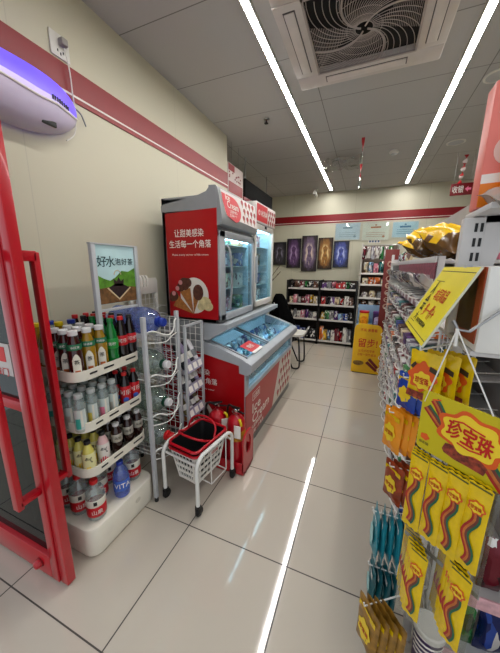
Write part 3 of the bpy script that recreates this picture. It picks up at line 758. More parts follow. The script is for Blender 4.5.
def header():
    # poster board on two posts rising from the middle of the stand
    x, ya, yb, z0, z1 = -1.269, 1.007, 1.2875, 1.265, 1.612
    t = thing('header_sign', 'upright poster of tea basket and green hills above the drinks stand', 'sign', (x, (ya + yb) / 2, .98))
    mb = MB()
    for y in (ya, yb): mb.box(x - .012, x + .012, y - .012, y + .012, .982 if y == ya else 1.262, z1, .003)
    part('post', mb, M_greyl, t)
    part('crossbar', MB().box(x - .010, x + .004, ya, yb, 1.266, 1.28, .002), M_greyl, t)
    part('crossbar', MB().box(x - .014, x + .010, ya - .014, yb + .014, z1, z1 + .008, .002), M_greyl, t)
    part('board', MB().box(x - .006, x + .002, ya + .014, yb - .014, z0 + .04, z1), mat('sky_paper', (.72, .84, .85), .4, var=.15, scale=6), t)
    w = yb - ya - .03; y0 = ya + .015; X = frame((x + .002, y0, z0 + .042), (0, 1, 0), (0, 0, 1)); h = z1 - z0 - .045
    mb = MB(); mb.prism([(0, 0), (w, 0), (w, .62 * h), (.8 * w, .55 * h), (.62 * w, .57 * h), (.45 * w, .46 * h), (.3 * w, .40 * h), (.15 * w, .44 * h), (0, .50 * h)], X, .0006)
    part('hill_print', mb, mat('hill_green', (.32, .52, .14), .5, var=.35, scale=30), t)
    mb = MB(); mb.prism([(0, 0), (w, 0), (w, .26 * h), (.5 * w, .31 * h), (0, .27 * h)], X, .0010)
    part('wood_print', mb, mat('wood_brown', (.42, .29, .16), .5, var=.4, scale=40), t)
    mb = MB(); mb.prism([(.22 * w, .27 * h), (.5 * w, .06 * h), (.82 * w, .25 * h), (.6 * w, .34 * h), (.4 * w, .34 * h)], X, .0013)
    mb.prism([(.40 * w, .3 * h), (.38 * w, .44 * h), (.46 * w, .38 * h), (.52 * w, .46 * h), (.58 * w, .38 * h), (.66 * w, .43 * h), (.64 * w, .3 * h)], X, .0013)
    part('tea_print', mb, mat('tea_dark', (.16, .10, .11), .5, var=.4, scale=60), t)
    mb = MB(); mb.prism([(.20 * w, .27 * h), (.5 * w, .045 * h), (.5 * w, .075 * h), (.23 * w, .285 * h)], X, .0016); mb.prism([(.5 * w, .045 * h), (.84 * w, .25 * h), (.82 * w, .27 * h), (.5 * w, .075 * h)], X, .0016)
    part('basket_print', mb, mat('basket_pale', (.80, .72, .58), .5), t); mb = MB(); mb.tube([X @ Vector((.5 * w + .09 * w * math.cos(k * PI / 8), .5 * h + .08 * h * math.sin(k * PI / 8), .001)) for k in range(9)], .0025, 5)
    part('basket_handle_print', mb, mat('basket_pale', (.80, .72, .58), .5), t)
    mb = MB()
    for i, (ch, sz, u) in enumerate((('好', .055, .13), ('水', .055, .34), ('泡', .036, .54), ('好', .036, .71), ('茶', .036, .88))):
        mb.text(ch, sz, frame((x + .0022, y0 + u * w, z0 + .042 + .735 * h), (0, 1, 0), (0, 0, 1)), None, .001, .02)
    part('lettering', mb, mat('ink_teal', (.08, .25, .27), .5), t)
header()

# ------------------------------------------------------------------ wire racks
def wire_grid(mb, o, u, v, nu, nv, r):
    o, u, v = Vector(o), Vector(u), Vector(v)
    for i in range(nu + 1): mb.tube([o + u * i / nu, o + u * i / nu + v], r, 5)
    for j in range(nv + 1): mb.tube([o + v * j / nv, o + v * j / nv + u], r, 5)
RK = [1.115, .845, .585, .345]
def racks():
    x0, x1, y0, y1 = -1.545, -1.145, 1.236, 1.475
    x1 = -1.138; y0 = 1.175
    t = thing('bottle_rack', 'tall white wire rack of lying bottles beside the drinks stand', 'wire rack', (-1.35, 1.33, 0))
    for x, y, h in ((x1, y0, 1.225), (x1, y1, 1.22), (x0, y0 + .1, 1.2), (x0, y1, 1.2)):
        p = part('post', MB().box(x - .012, x + .012, y - .012, y + .012, .03, h, .003), M_greyl, t)
        part('rubber_foot', MB().lathe([(.013, 0), (.014, .012), (.01, .031)], Matrix.Translation((x, y, 0)), 10), M_dark, p)
    mb = MB(); wire_grid(mb, (x0, y1 - .014, .12), (x1 - x0, 0, 0), (0, 0, 1.06), 9, 22, .0022)
    part('side_mesh', mb, M_whitem, t)
    for z in RK:
        mb = MB()
        for i in range(7):
            y = y0 + .0 + (y1 - y0) * i / 6
            zz = z - .05 + .0 + .045 * (2 * i / 6 - 1) ** 2
            mb.tube([(x0, y, zz), (x1 + .005, y, zz)], .0025, 5)
        for xx in (x0 + .02, (x0 + x1) / 2): mb.tube([(xx, y0 + (y1 - y0) * k / 12, z - .052 + .045 * (2 * k / 12 - 1) ** 2) for k in range(13)], .003, 5)
        # wavy front wire
        mb.tube(bez((x1, y0, z + .01), (x1 + .02, y0 + .05, z + .02), (x1 + .04, y0 + .10, z - .005), (x1 + .05, y0 + .16, z - .02), (x1 + .045, y0 + .21, z + .01), (x1 + .02, y0 + .25, z + .045), (x1, y1, z + .055)), .005, 6)
        mb.tube(bez((x1, y0, z - .04), (x1 + .03, y0 + .07, z - .055), (x1 + .04, y0 + .14, z - .06), (x1 + .02, y0 + .22, z - .045), (x1, y1, z - .04)), .0035, 6)
        part('wire_basket', mb, M_whitem, t)
    # second rack: narrow tilted trays facing the aisle
    t = thing('sundries_rack', 'narrow white wire rack with tilted shelves and price strips by the freezer', 'wire rack', (-1.28, 1.59, 0))
    xa, xb, ya, yb = -1.53, -1.10, 1.497, 1.715
    for x, y in ((xb, yb), (xb, ya + .01), (xa, ya + .01), (xa, yb)): part('post', MB().box(x - .009, x + .009, y - .009, y + .009, 0, 1.115, .003), M_greyl, t)
    mb = MB(); wire_grid(mb, (xa, yb - .01, .25), (xb - xa, 0, 0), (0, 0, .86), 9, 17, .0022); wire_grid(mb, (xa + .01, ya, .25), (0, yb - ya, 0), (0, 0, .86), 5, 17, .0022)
    part('side_mesh', mb, M_whitem, t)
    mb = MB(); mb.box(xb - .009, xb + .009, ya, yb, 1.10, 1.118, .003); mb.box(xa - .009, xa + .009, ya, yb, 1.10, 1.118, .003)
    part('top_rail', mb, M_greyl, t)
    for z in (.80, .635, .445):
        M = frame((xb + .0, ya + .012, z), (0, 1, 0), (.28, 0, 1)); L = yb - ya - .024
        mb = MB(); mb.box(0, L, -.035, .035, -.004, .004, .001, frame((xb, ya + .012, z), (0, 1, 0), (-.35, 0, 1)))
        wire_grid(mb, (xb, ya + .015, z - .02), (xa - xb + .1, 0, .10), (0, L - .01, 0), 5, 6, .002)
        mb.m(1)
        for k in range(3): mb.box(.015 + k * .063, .058 + k * .063, -.022, .022, .004, .0062, 0, frame((xb, ya + .012, z), (0, 1, 0), (-.35, 0, 1)))
        part('tilted_shelf', mb, [mat('price_rail', (.60, .58, .66), .35), M_letw], t, 'shelf with mauve rail and white price tags')
racks()
def lying(kind, maker_name, lab, x, y, z, body, capm, R, ln, band, tilt=0):
    t = thing('water_bottle', lab, 'bottle', (x, y, z), 0, 'big bottles lying in the wire rack')
    local(t); X = frame((0, 0, 0), (0, 1, 0), (-tilt, 0, 1))          # local z -> +x
    part('bottle_body', MB().lathe([(R * .8, -ln), (R, -ln + .015), (R, -ln * .62), (R * .9, -ln * .58), (R, -ln * .54), (R, -.11), (R * .8, -.06), (.022, -.022), (.021, -.01)], X, 22), body, t)
    part('cap', MB().lathe([(.024, -.012), (.027, -.008), (.027, .016), (.024, .021), (.002, .022)], X, 18), capm, t)
    part('neck_ring', MB().lathe([(.032, -.03), (.034, -.024), (.030, -.012)], X, 18), band, t)
    part('paper_label', MB().lathe([(R + .0008, -ln * .5), (R + .0012, -ln * .49), (R + .0012, -.135), (R + .0008, -.13)], X, 22, False, False), mat('label_film_' + kind, {'b': (.45, .5, .8), 'g': (.55, .65, .6), 'r': (.65, .6, .58)}[kind], .3, alpha=.35), t)
L_glass = glass('pale_green_water', (.88, .93, .90), .18, .06, .10)
L_bluep = glass('blue_jug', (.70, .77, .97), .18, .06, .15)
C_dg = mat('cap_dark_green', (.05, .25, .18), .35)
lying('b', 'a', 'big blue tinted bottle lying in the top basket of the wire rack', -1.135, 1.325, RK[0] + .055, L_bluep, C_b, .085, .37, C_b)
lying('g', 'b', 'clear bottle with white cap lying in second basket of the wire rack', -1.13, 1.338, RK[1] + .047, L_glass, C_w, .082, .36, C_dg)
lying('g', 'c', 'clear bottle with white cap lying in third basket of the wire rack', -1.13, 1.333, RK[2] + .047, L_glass, C_w, .082, .36, C_dg)
lying('r', 'd', 'clear bottle with red cap lying in the lowest basket of the wire rack', -1.12, 1.32, RK[3] + .047, L_glass, C_r, .082, .36, C_r)
def hook_header():
    t = thing('hook_stand', 'white hook stand with looped top behind the bottle rack', 'stand', (-1.5, 1.6, 0))
    x = -1.555
    mb = MB()
    y0, y1 = 1.50, 1.93
    for y in (1.62, 1.78): pass
    mb.box(x - .01, x + .012, 1.49, 1.515, 0, 1.40, .003); mb.box(x - .01, x + .012, 1.755, 1.78, 0, 1.40, .003)
    part('post', mb, M_whitem, t)
    part('header_board', MB().box(x + .0, x + .014, 1.515, 1.77, 1.30, 1.415, .002), M_white, t)
    for k in range(3):
        y = 1.515 + k * .03
        part('loop_hook', MB().tube(bez((x + .012, y, 1.28), (x + .05, y, 1.40), (x + .065, y, 1.43), (x + .09, y, 1.43), (x + .10, y, 1.40), (x + .095, y, 1.36)), .009, 8), M_white, t)
    mb = MB(); wire_grid(mb, (x + .01, 1.515, 1.13), (0, .25, 0), (0, 0, .17), 6, 4, .0025)
    for k in range(4):
        y = 1.54 + .07 * k
        mb.tube([(x + .012, y, 1.20), (x + .11, y, 1.20), (x + .12, y, 1.215)], .0028, 5); mb.tube([(x + .012, y, 1.14), (x + .11, y, 1.14), (x + .12, y, 1.155)], .0028, 5)
    part('wire_panel', mb, M_whitem, t)
hook_header()
def sundries():
    """rolled and bagged goods standing in the tilted rack"""
    rd = random.Random(8)
    cols = {'black': (.08, .08, .1), 'white': (.85, .84, .86), 'lilac': (.55, .5, .62), 'charcoal': (.2, .19, .22), 'olive': (.42, .38, .22), 'dark plum': (.22, .14, .22)}
    plan = [(.80, ['black', 'lilac', 'charcoal', 'white']), (.635, ['charcoal', 'white', 'black', 'lilac']), (.445, ['olive', 'white', 'dark plum', 'olive'])]
    sh = ['top', 'middle', 'bottom']
    for r, (z, row) in enumerate(plan):
        for k, c in enumerate(row):
            y = 1.533 + k * .050; ln = .20 if r < 2 else .15
            M = frame((0, 0, 0), (0, 1, 0), (-.55, 0, 1))
            mb = MB(); mb.lathe([(.012, 0), (.022, .008), (.0235, .03), (.0235, ln * .8), (.018, ln * .95), (.006, ln)], M @ Matrix.Rotation(-PI / 2, 4, 'X'), 12)
            mb.m(1).lathe([(.0237, ln * .3), (.0241, ln * .31), (.0241, ln * .55), (.0237, ln * .56)], M @ Matrix.Rotation(-PI / 2, 4, 'X'), 12, False, False)
            one('wrapped_roll', mb, [mat('roll_' + c.replace(' ', '_'), cols[c], .3), M_white if c != 'white' else M_grey], '%s wrapped roll with paper band, %s from bottle rack on %s tilted shelf' % (c, ORD[k], sh[r]), 'packet', 'wrapped rolls in the sundries rack').location = (-1.122, y, z - .012)
sundries()

# ------------------------------------------------------------------ basket trolley
def cart():
    ang = -.14
    c = (-.935, 1.385, 0)
    t = thing('basket_trolley', 'white tube trolley on casters carrying a shopping basket', 'trolley', c, ang); local(t)
    U, V, H = .140, .185, .395
    for s in (-1, 1):
        x = s * U
        mb = MB(); r = .07
        pts = [(x, -V, .075)] + [(x, -V + r - r * math.cos(a), H - r + r * math.sin(a)) for a in [k * PI / 16 for k in range(9)]] + [(x, V - r + r * math.sin(a), H - r + r * math.cos(a)) for a in [k * PI / 16 for k in range(9)]] + [(x, V, .075)]
        mb.tube(pts, .0125, 10)
        part('side_tube', mb, M_whitem, t)
    mb = MB()
    for y in (-V + .02, V - .02): mb.tube([(-U, y, .335), (U, y, .335)], .008, 8)
    for s in (-1, 1): mb.tube([(s * U, -.05, H), (s * (U + .0), -.05, .13), (s * U, .11, .13), (s * U, .11, H)], .004, 6)
    for y in (-.05, .11): mb.tube([(-U, y, .13), (U, y, .13)], .004, 6)
    part('cross_bars', mb, M_whitem, t)
    for sx in (-1, 1):
        for sy in (-1, 1):
            x, y = sx * U, sy * V
            mb = MB(); mb.box(x - .016, x + .016, y - .013, y + .016, .062, .078, .003); mb.box(x - .016, x - .012, y - .012, y + .02, .02, .066, .001); mb.box(x + .012, x + .016, y - .012, y + .02, .02, .066, .001)
            f = part('caster', mb, M_dark, t)
            part('wheel', MB().lathe([(.008, -.010), (.026, -.010), (.030, -.006), (.030, .006), (.026, .010), (.008, .010)], frame((x, y + .008, .030), (0, 1, 0), (0, 0, 1)), 18), mat('caster_rubber', (.04, .04, .04), .55), f)
    # baskets
    def basket(nm, lab, z0, z1, bx, by, tx, ty, mw, slots, rimm, handles):
        b = thing(nm, lab, 'basket', c, ang); local(b)
        mb = MB(); n = 6
        def ring(z, k=0): 
            f = (z - z0) / (z1 - z0); return rrect(-(bx + (tx - bx) * f) + k, (bx + (tx - bx) * f) - k, -(by + (ty - by) * f) + k, (by + (ty - by) * f) - k, .03)
        def shell(za, zb):
            rs = [[mb.bm.verts.new((x, y, z)) for x, y in ring(z, k)] for z, k in ((za, 0), (zb, 0), (zb, .004), (za, .004))]
            for i in range(4):
                A_, B_ = rs[i], rs[(i + 1) % 4]
                for k in range(len(A_)): mb.face([A_[k], A_[(k + 1) % len(A_)], B_[(k + 1) % len(A_)], B_[k]])
        rs = [mb.bm.verts.new((x, y, z0)) for x, y in ring(z0)]; mb.face(rs[::-1])
        rs2 = [mb.bm.verts.new((x, y, z0 + .004)) for x, y in ring(z0 + .004, .003)]; mb.face(rs2)
        dz = (z1 - z0) / (slots * 2 + 1)
        for k in range(slots + 1): shell(z0 + dz * 2 * k, z0 + dz * (2 * k + 1))
        for k in range(26):
            f = k / 26; R0 = ring(z0); R1 = ring(z1); i = int(f * len(R0))
            mb.tube([(R0[i][0], R0[i][1], z0), (R1[i][0], R1[i][1], z1)], .0035, 5)
        for i in range(-3, 4):
            for s in (-1, 1):
                mb.tube([(bx * s, by * i / 4, z0), (tx * s, ty * i / 4, z1)], .0035, 5); mb.tube([(bx * i / 4, by * s, z0), (tx * i / 4, ty * s, z1)], .0035, 5)
        part('basket_body', mb, mw, b)
        mb = MB(); mb.tube([(x, y, z1 + .006) for x, y in rrect(-tx - .006, tx + .006, -ty - .006, ty + .006, .035)], .009, 8, True)
        part('rim', mb, rimm, b)
        for s, tl in handles:
            mb = MB(); pts = []
            for k in range(13):
                a = PI * k / 12; hy = .105 * math.sin(a) ** .6
                pts.append((-tx * math.cos(a) * 1.0, s * .02 + math.sin(tl) * hy, z1 + .012 + math.cos(tl) * hy))
            mb.tube(pts, .007, 8); part('handle', mb, rimm, b)
        return b
    basket('shopping_basket', 'white lattice shopping basket with red rim held in the trolley', .155, .375, .085, .125, .115, .160, M_white, 4, M_redm, ())
    b = basket('shopping_basket', 'dark grey inner shopping basket with red handles nested in white one', .215, .405, .082, .122, .112, .157, mat('basket_charcoal', (.09, .09, .095), .45), 0, M_redm, ((1, .5), (-1, -1.1)))
    X = frame((c[0], c[1], 0), (1, 0, 0), (0, 1, 0))
    mb = MB(); mb.box(.1105, .113, -.03, .06, .30, .345, .001); part('name_plate', mb, M_white, bpy.data.objects['shopping_basket'])
    mb = MB().text('欢迎光临', .022, frame((.1132, .015, .322), (0, 1, 0), (0, 0, 1)), .08, .0006, .02); part('plate_lettering', mb, M_letr, bpy.data.objects['shopping_basket'])
cart()

# ------------------------------------------------------------------ fire extinguishers in their red stand
def extinguishers():
    t = thing('extinguisher_stand', 'low red metal stand holding two fire extinguishers before the freezer', 'stand', (-.85, 1.66, 0))
    x0, x1, y0, y1 = -1.065, -.70, 1.545, 1.78
    y0 = 1.59
    mb = MB(); mb.box(x0, x1, y0, y1, .004, .03, .004); mb.box(x0, x1, y1 - .008, y1, .03, .16, .002); mb.box(x0, x1, y0, y0 + .006, .03, .10, .002)
    part('tray', mb, M_redm, t)
    for x in (x0, x1 - .012):
        out = [(y0, .0), (y1, .0), (y1, .20)] + [((y0 + y1) / 2 + (y1 - y0) / 2 * math.cos(a), .24 + .085 * math.sin(a)) for a in [PI * k / 12 for k in range(13)]] + [(y0, .20)]
        cy = (y0 + y1) / 2
        mb = MB(); X = frame((x, 0, 0), (0, 1, 0), (0, 0, 1)); n = 28
        inn = [(cy + .045 * math.cos(2 * PI * k / n), .215 + .075 * math.sin(2 * PI * k / n)) for k in range(n)]
        outr = []
        for k in range(n):
            a = 2 * PI * k / n; dx, dz = math.cos(a), math.sin(a)
            top = .325; hy = (y1 - y0) / 2
            sc = min(hy / abs(dx) if abs(dx) > 1e-6 else 9, ((top - .215) if dz > 0 else .215) / abs(dz) if abs(dz) > 1e-6 else 9)
            if dz > 0: sc = min(sc, 1 / math.sqrt((dx / hy) ** 2 * .9 + (dz / (top - .215)) ** 2) * 1.08)
            outr.append((cy + dx * sc, .215 + dz * sc))
        V_ = [[mb.bm.verts.new(X @ Vector((p[0], p[1], d))) for p in q] for d in (0, .012) for q in (outr, inn)]
        for k in range(n):
            j = (k + 1) % n
            mb.face([V_[0][k], V_[0][j], V_[1][j], V_[1][k]]); mb.face([V_[2][k], V_[3][k], V_[3][j], V_[2][j]]); mb.face([V_[0][k], V_[2][k], V_[2][j], V_[0][j]]); mb.face([V_[1][k], V_[1][j], V_[3][j], V_[3][k]])
        part('end_plate', mb, M_redm, t)
    g = thing('fire_extinguisher', 'red fire extinguisher with white tag, nearest the aisle in red stand', 'fire extinguisher', (-.795, 1.672, .031), -.3, 'fire extinguishers in the red stand'); local(g)
    part('cylinder', MB().lathe([(.062, 0), (.07, .01), (.07, .33), (.064, .365), (.045, .392), (.024, .405), (.02, .41)], seg=24), M_redm, g)
    part('label_band', MB().lathe([(.0705, .225), (.0709, .226), (.0709, .30), (.0705, .301)], seg=24, capb=False, capt=False), mat('extinguisher_label', (.72, .50, .12), .4, var=.3, scale=30), g)
    part('inspection_tag', MB().box(.015, .065, -.079, -.077, .265, .365, 0, Matrix.Rotation(.35, 4, 'Z')), M_letw, g, 'white inspection tag')
    part('valve', MB().lathe([(.016, .40), (.018, .43), (.022, .435), (.022, .455), (.01, .46)], seg=14), M_chrome, g)
    mb = MB(); mb.box(-.02, .085, -.010, .010, .458, .466, .002, Matrix.Rotation(-.1, 4, 'Y')); mb.box(-.02, .075, -.009, .009, .436, .442, .002)
    part('lever_handle', mb, M_black, g)
    part('pressure_gauge', MB().lathe([(.014, 0), (.014, .012), (.002, .013)], frame((0, -.02, .445), (1, 0, 0), (0, 0, 1)), 14), M_chrome, g)
    part('hose', MB().tube(bez((-.015, .0, .445), (-.07, .0, .46), (-.09, 0, .40), (-.085, 0, .25), (-.08, 0, .12)), .009, 8), M_black, g)
    part('safety_seal', MB().tube(bez((.055, -.03, .40), (.075, -.035, .385), (.08, -.035, .36)), .009, 8), C_y, g, 'yellow seal')
    dup(g, (-.96, 1.685, .031), .35, 'red fire extinguisher in the stand, nearest the wire rack')
extinguishers()
# ------------------------------------------------------------------ ice cream freezer: chest below, upright cabinets above
FZ_GREY = mat('freezer_grey', (.55, .56, .57), .35); FZ_LIGHT = mat('freezer_pale_grey', (.66, .68, .70), .35)
FZ_IN = mat('freezer_liner', (.80, .86, .90), .4); FZ_RED = mat('freezer_red', (.66, .025, .06), .3, var=.03)
FZ_LAMP = mat('freezer_lamp', (.85, .95, 1.0), .4, es=16., var=0)
FZ_GLASS = glass('freezer_glass', (.88, .95, .97), .07)
def pic_icecream(parent, X, k=1.0):
    """cone picture: white oval, three cones, scoops"""
    mb = MB(); mb.ell(.03 * k, -.01 * k, .125 * k, .135 * k, X, .0008, 28); part('white_oval', mb, mat('poster_cream', (.86, .84, .80), .45), parent)
    mb = MB()
    for (bx, by, tx, ty, w) in ((.02, -.15, -.05, .03, .05), (.02, -.15, -.14, -.055, .05), (.02, -.15, .05, .0, .03)):
        d = Vector((tx - bx, ty - by)); n = Vector((-d.y, d.x)).normalized() * w
        mb.prism([(bx * k, by * k), ((tx - n.x) * k, (ty - n.y) * k), ((tx + n.x) * k, (ty + n.y) * k)], X, .0014)
    part('cone_print', mb, mat('cone_brown', (.66, .42, .20), .5, var=.3, scale=50), parent)
    mb = MB()
    for x, y, r in ((-.055, .075, .048), (-.09, .05, .035), (-.025, .085, .035), (-.155, -.02, .04), (-.17, -.035, .03)): mb.ell(x * k, y * k, r * k, r * k, X, .0018, 18)
    mb.ell(.065 * k, .015 * k, .045 * k, .06 * k, X, .0020, 20)
    part('scoop_print', mb, mat('scoop_brown', (.33, .18, .13), .5, var=.4, scale=40), parent)
    mb = MB()
    for x, y, r in ((.12, -.06, .055), (.15, -.085, .04), (.09, -.09, .035)): mb.ell(x * k, y * k, r * k, r * .85 * k, X, .0022, 18)
    part('vanilla_print', mb, mat('scoop_vanilla', (.80, .74, .55), .5, var=.25, scale=30), parent)
    mb = MB()
    for x, y in ((-.09, .085), (-.12, .04), (-.155, -.0)): mb.ell(x * k, y * k, .018 * k, .018 * k, X, .0026, 12)
    part('pink_print', mb, mat('scoop_pink', (.80, .55, .55), .5), parent)
def dots(parent, X, pts, r, nm='cone_dots', c=(.62, .16, .18)):
    mb = MB(); mc = MB()
    for i, (x, y) in enumerate(pts):
        mb.ell(x, y, r * 1.15, r, X, .0012, 12); mc.prism([(x - r * .6, y - r * .7), (x + r * .6, y - r * .7), (x, y - r * 2)], X, .0014)
    part(nm, mb, mat('dot_red', c, .45, var=.35, scale=30), parent); part('dot_cones', mc, mat('cone_brown', (.66, .42, .20), .5), parent)
def freezer():
    t = thing('ice_cream_freezer', 'red and grey ice cream freezer chest with glass top by the left wall', 'freezer', (-1.15, 2.55, 0))
    xb, xf, ya, yb = -1.56, -.785, 1.80, 3.26
    mb = MB(); mb.box(xb, xf + .0, ya + .006, yb, .075, .52, .004); mb.box(xb, -1.13, ya + .006, yb, .52, .93, .004); mb.box(xb, xf - .07, ya + .006, ya + .05, .52, .78); mb.box(xb, xf - .07, yb - .045, yb, .52, .78)
    part('cabinet', mb, FZ_GREY, t)
    part('kick_plate', MB().box(xb + .02, xf - .008, ya + .02, yb - .02, .002, .078), mat('kick_grey', (.45, .45, .45), .35, .4), t)
    # red end panel
    X = frame((0, ya + .006, 0), (1, 0, 0), (0, 0, 1))
    sp = part('end_panel', MB().prism([(xb + .02, .085), (xf - .002, .085), (xf - .002, .765), (-1.12, .83), (xb + .02, .86)], X, .006), FZ_RED, t)
    X2 = lambda x, z: frame((x, ya - .0005, z), (1, 0, 0), (0, 0, 1))
    mb = MB(); mb.text('让甜美感染', .052, X2(-1.225, .672), .27, bold=.012); mb.text('生活每一个角落', .052, X2(-1.215, .598), .385, bold=.012)
    mb.text('Make every corner of life sweet', .017, X2(-1.215, .525), .33)
    part('lettering', mb, M_letw, sp)
    pic_icecream(sp, X2(-1.215, .29), 1.0)
    # front: red panel, white patterned panel
    Xf = frame((xf, 0, 0), (0, 1, 0), (0, 0, 1))
    fp = part('front_panel', MB().prism([(ya + .02, .09), (2.50, .09), (2.56, .2), (2.68, .40), (2.74, .515), (ya + .02, .515)], Xf, .006), FZ_RED, t)
    wp = part('pattern_panel', MB().prism([(2.50, .09), (yb - .01, .09), (yb - .01, .515), (2.74, .515), (2.68, .40), (2.56, .2)], Xf, .005), mat('pattern_cream', (.82, .78, .74), .4), t, 'cream panel printed with ice creams')
    rd = random.Random(2); pts = []
    for i in range(7):
        for j in range(4):
            y = 2.60 + i * .105 + (j % 2) * .05; z = .15 + j * .105
            if y > 2.56 + (z - .09) * .42 + .05 and y < yb - .05: pts.append((y, z + .015))
    dots(wp, frame((xf + .0045, 0, 0), (0, 1, 0), (0, 0, 1)), pts, .03)
    F2 = lambda y, z: frame((xf + .0065, y, z), (0, 1, 0), (0, 0, 1))
    mb = MB(); mb.text('Ice', .085, F2(2.05, .340), .19, bold=.03); mb.text('Cream', .088, F2(2.17, .242), .43, bold=.03); mb.text('让甜美感染', .036, F2(2.06, .168), .26, bold=.01); mb.text('生活每一个角落', .036, F2(2.06, .115), .34, bold=.01)
    mb.text('红旗连', .035, F2(2.04, .445), .13, bold=.01)
    for z0, z1, y0, y1 in ((.475, .479, 1.955, 2.125), (.412, .416, 1.955, 2.125)): mb.prism([(y0, z0), (y1, z0), (y1, z1), (y0, z1)], Xf, .0075)
    for y in (1.955, 2.121): mb.prism([(y, .412), (y + .004, .412), (y + .004, .479), (y, .479)], Xf, .0075)
    part('lettering', mb, M_letw, fp)
    # window band
    mb = MB(); mb.box(xf - .03, xf + .008, ya + .004, yb, .515, .555, .006); mb.box(xf - .035, xf + .008, ya + .004, ya + .07, .55, .71, .006); mb.box(xf - .035, xf + .008, yb - .05, yb, .55, .71, .006)
    part('window_frame', mb, FZ_LIGHT, t)
    part('window_pane', MB().box(xf - .01, xf - .006, ya + .07, yb - .05, .553, .71), FZ_GLASS, t)
    # rounded front rim and sloping end caps
    Xs = frame((0, yb + .004, 0), (1, 0, 0), (0, 0, 1))
    prof = [(-.825, .71), (-.765, .70), (-.735, .715), (-.722, .745), (-.728, .785), (-.75, .80), (-.81, .815), (-.83, .80)]
    part('front_rim', MB().prism(prof, Xs, yb - ya + .012), FZ_LIGHT, t)
    for y1, dd in ((ya + .045, .05), (yb + .004, .05)):
        Xc = frame((0, y1, 0), (1, 0, 0), (0, 0, 1))
        part('end_cap', MB().prism([(-1.16, .83), (-.80, .764), (-.765, .76), (-.76, .80), (-.80, .823), (-1.0, .890), (-1.16, .935)], Xc, dd), FZ_LIGHT, t)
    # sloping glass lids
    def lidM(y): return frame((-.785, y, .812), (-.34, 0, .112), (0, 1, 0))
    for k, (y0, y1, off) in enumerate(((ya + .05, 2.36, -.006), (2.32, yb - .02, .002))):
        M = lidM(0)
        l = part('glass_lid', MB().box(.005, .36, y0, y1, -.002 + off, .002 + off, 0, M), FZ_GLASS, t)
        w = .012
        part('lid_frame', MB().box(.0, .37, y1 - w, y1 + w, off - .008, off + .006, .002, M), FZ_GREY, l)
        mb = MB(); mb.box(.0, .37, y0 - .004, y0 + w, off - .008, off + .006, .002, M)
        part('lid_frame', mb, FZ_GREY, l)
    M = lidM(0)
    st = part('price_sticker', MB().box(.02, .135, 1.985, 2.185, -.0105, -.0095, 0, M), mat('sticker_red', (.75, .08, .13), .4), t)
    mb = MB(); MM = frame(lidM(2.085) @ Vector((.078, 0, -.0107)), (0, 1, 0), (-.34, 0, .112)); mb.text('特价', .05, MM, .10, bold=.01)
    part('lettering', mb, M_letw, st)
    part('white_strip', MB().box(-.005, .02, 1.985, 2.185, -.0105, -.0095, 0, M), M_letw, st)
    # liner
    mb = MB(); mb.box(-1.12, xf - .05, ya + .05, yb - .045, .52, .528); mb.box(-1.131, -1.122, ya + .05, yb - .045, .53, .92); mb.box(-1.12, -.82, ya + .05, ya + .056, .53, .80); mb.box(-1.12, -.82, yb - .051, yb - .045, .53, .80)
    part('liner', mb, FZ_IN, t)
    part('lamp_tube', MB().tube([(-.845, ya + .08, .775), (-.845, yb - .08, .775)], .007, 8), FZ_LAMP, t)
    mb = MB()
    for k in range(4):
        y = ya + .06 + k * .375
        wire_grid(mb, (-1.115, y, .53), (0, 0, .22), (.29, 0, 0), 5, 8, .0018)
    part('basket_divider', mb, M_whitem, t)
    # neck with slanted lit apron under the uprights
    part('neck', MB().box(xb, -1.135, ya + .004, 3.10, .931, 1.075, .004), FZ_GREY, t)
    Xa = frame((0, 3.10, 0), (1, 0, 0), (0, 0, 1))
    part('apron', MB().prism([(-1.14, .942), (-1.10, .936), (-.93, 1.04), (-.93, 1.075), (-1.14, 1.075)], Xa, 3.10 - ya - .004), FZ_LIGHT, t)
    return t
freezer()
def chest_goods():
    rd = random.Random(4)
    pal = {'white': (.85, .88, .92), 'blue': (.25, .42, .72), 'pale blue': (.62, .74, .86), 'red': (.7, .15, .2), 'teal': (.3, .6, .65), 'purple': (.4, .3, .55)}
    proto = None; nm = ['white', 'pale blue', 'blue', 'white', 'teal', 'pale blue', 'purple', 'white', 'red', 'pale blue']
    for i in range(12):
        for j in range(3):
            c = nm[(i * 3 + j * 5 + i // 4) % 10]; y = 1.925 + i * .119; x = -1.06 + j * .10
            lab = '%s ice cream packet, %s along the %s row inside the freezer chest' % (c, ORD[i], ['back', 'middle', 'window'][j])
            if proto is None:
                mb = MB(); X = frame((0, 0, 0), (0, 1, 0), (-.35, 0, 1)); mb.pillow(.105, .17, .045, X @ Matrix.Translation((0, .085, 0)), 6, 8)
                proto = one('ice_cream_packet', mb, M_foil, lab, 'packet', 'ice cream packets in the freezer chest', color=pal[c]); o = proto
            else: o = dup(proto, (0, 0, 0), None, lab, None, pal[c])
            o.location = (x, y, [.655, .625, .575][j]); o.rotation_euler = (0, 0, rd.uniform(-.05, .05))
chest_goods()
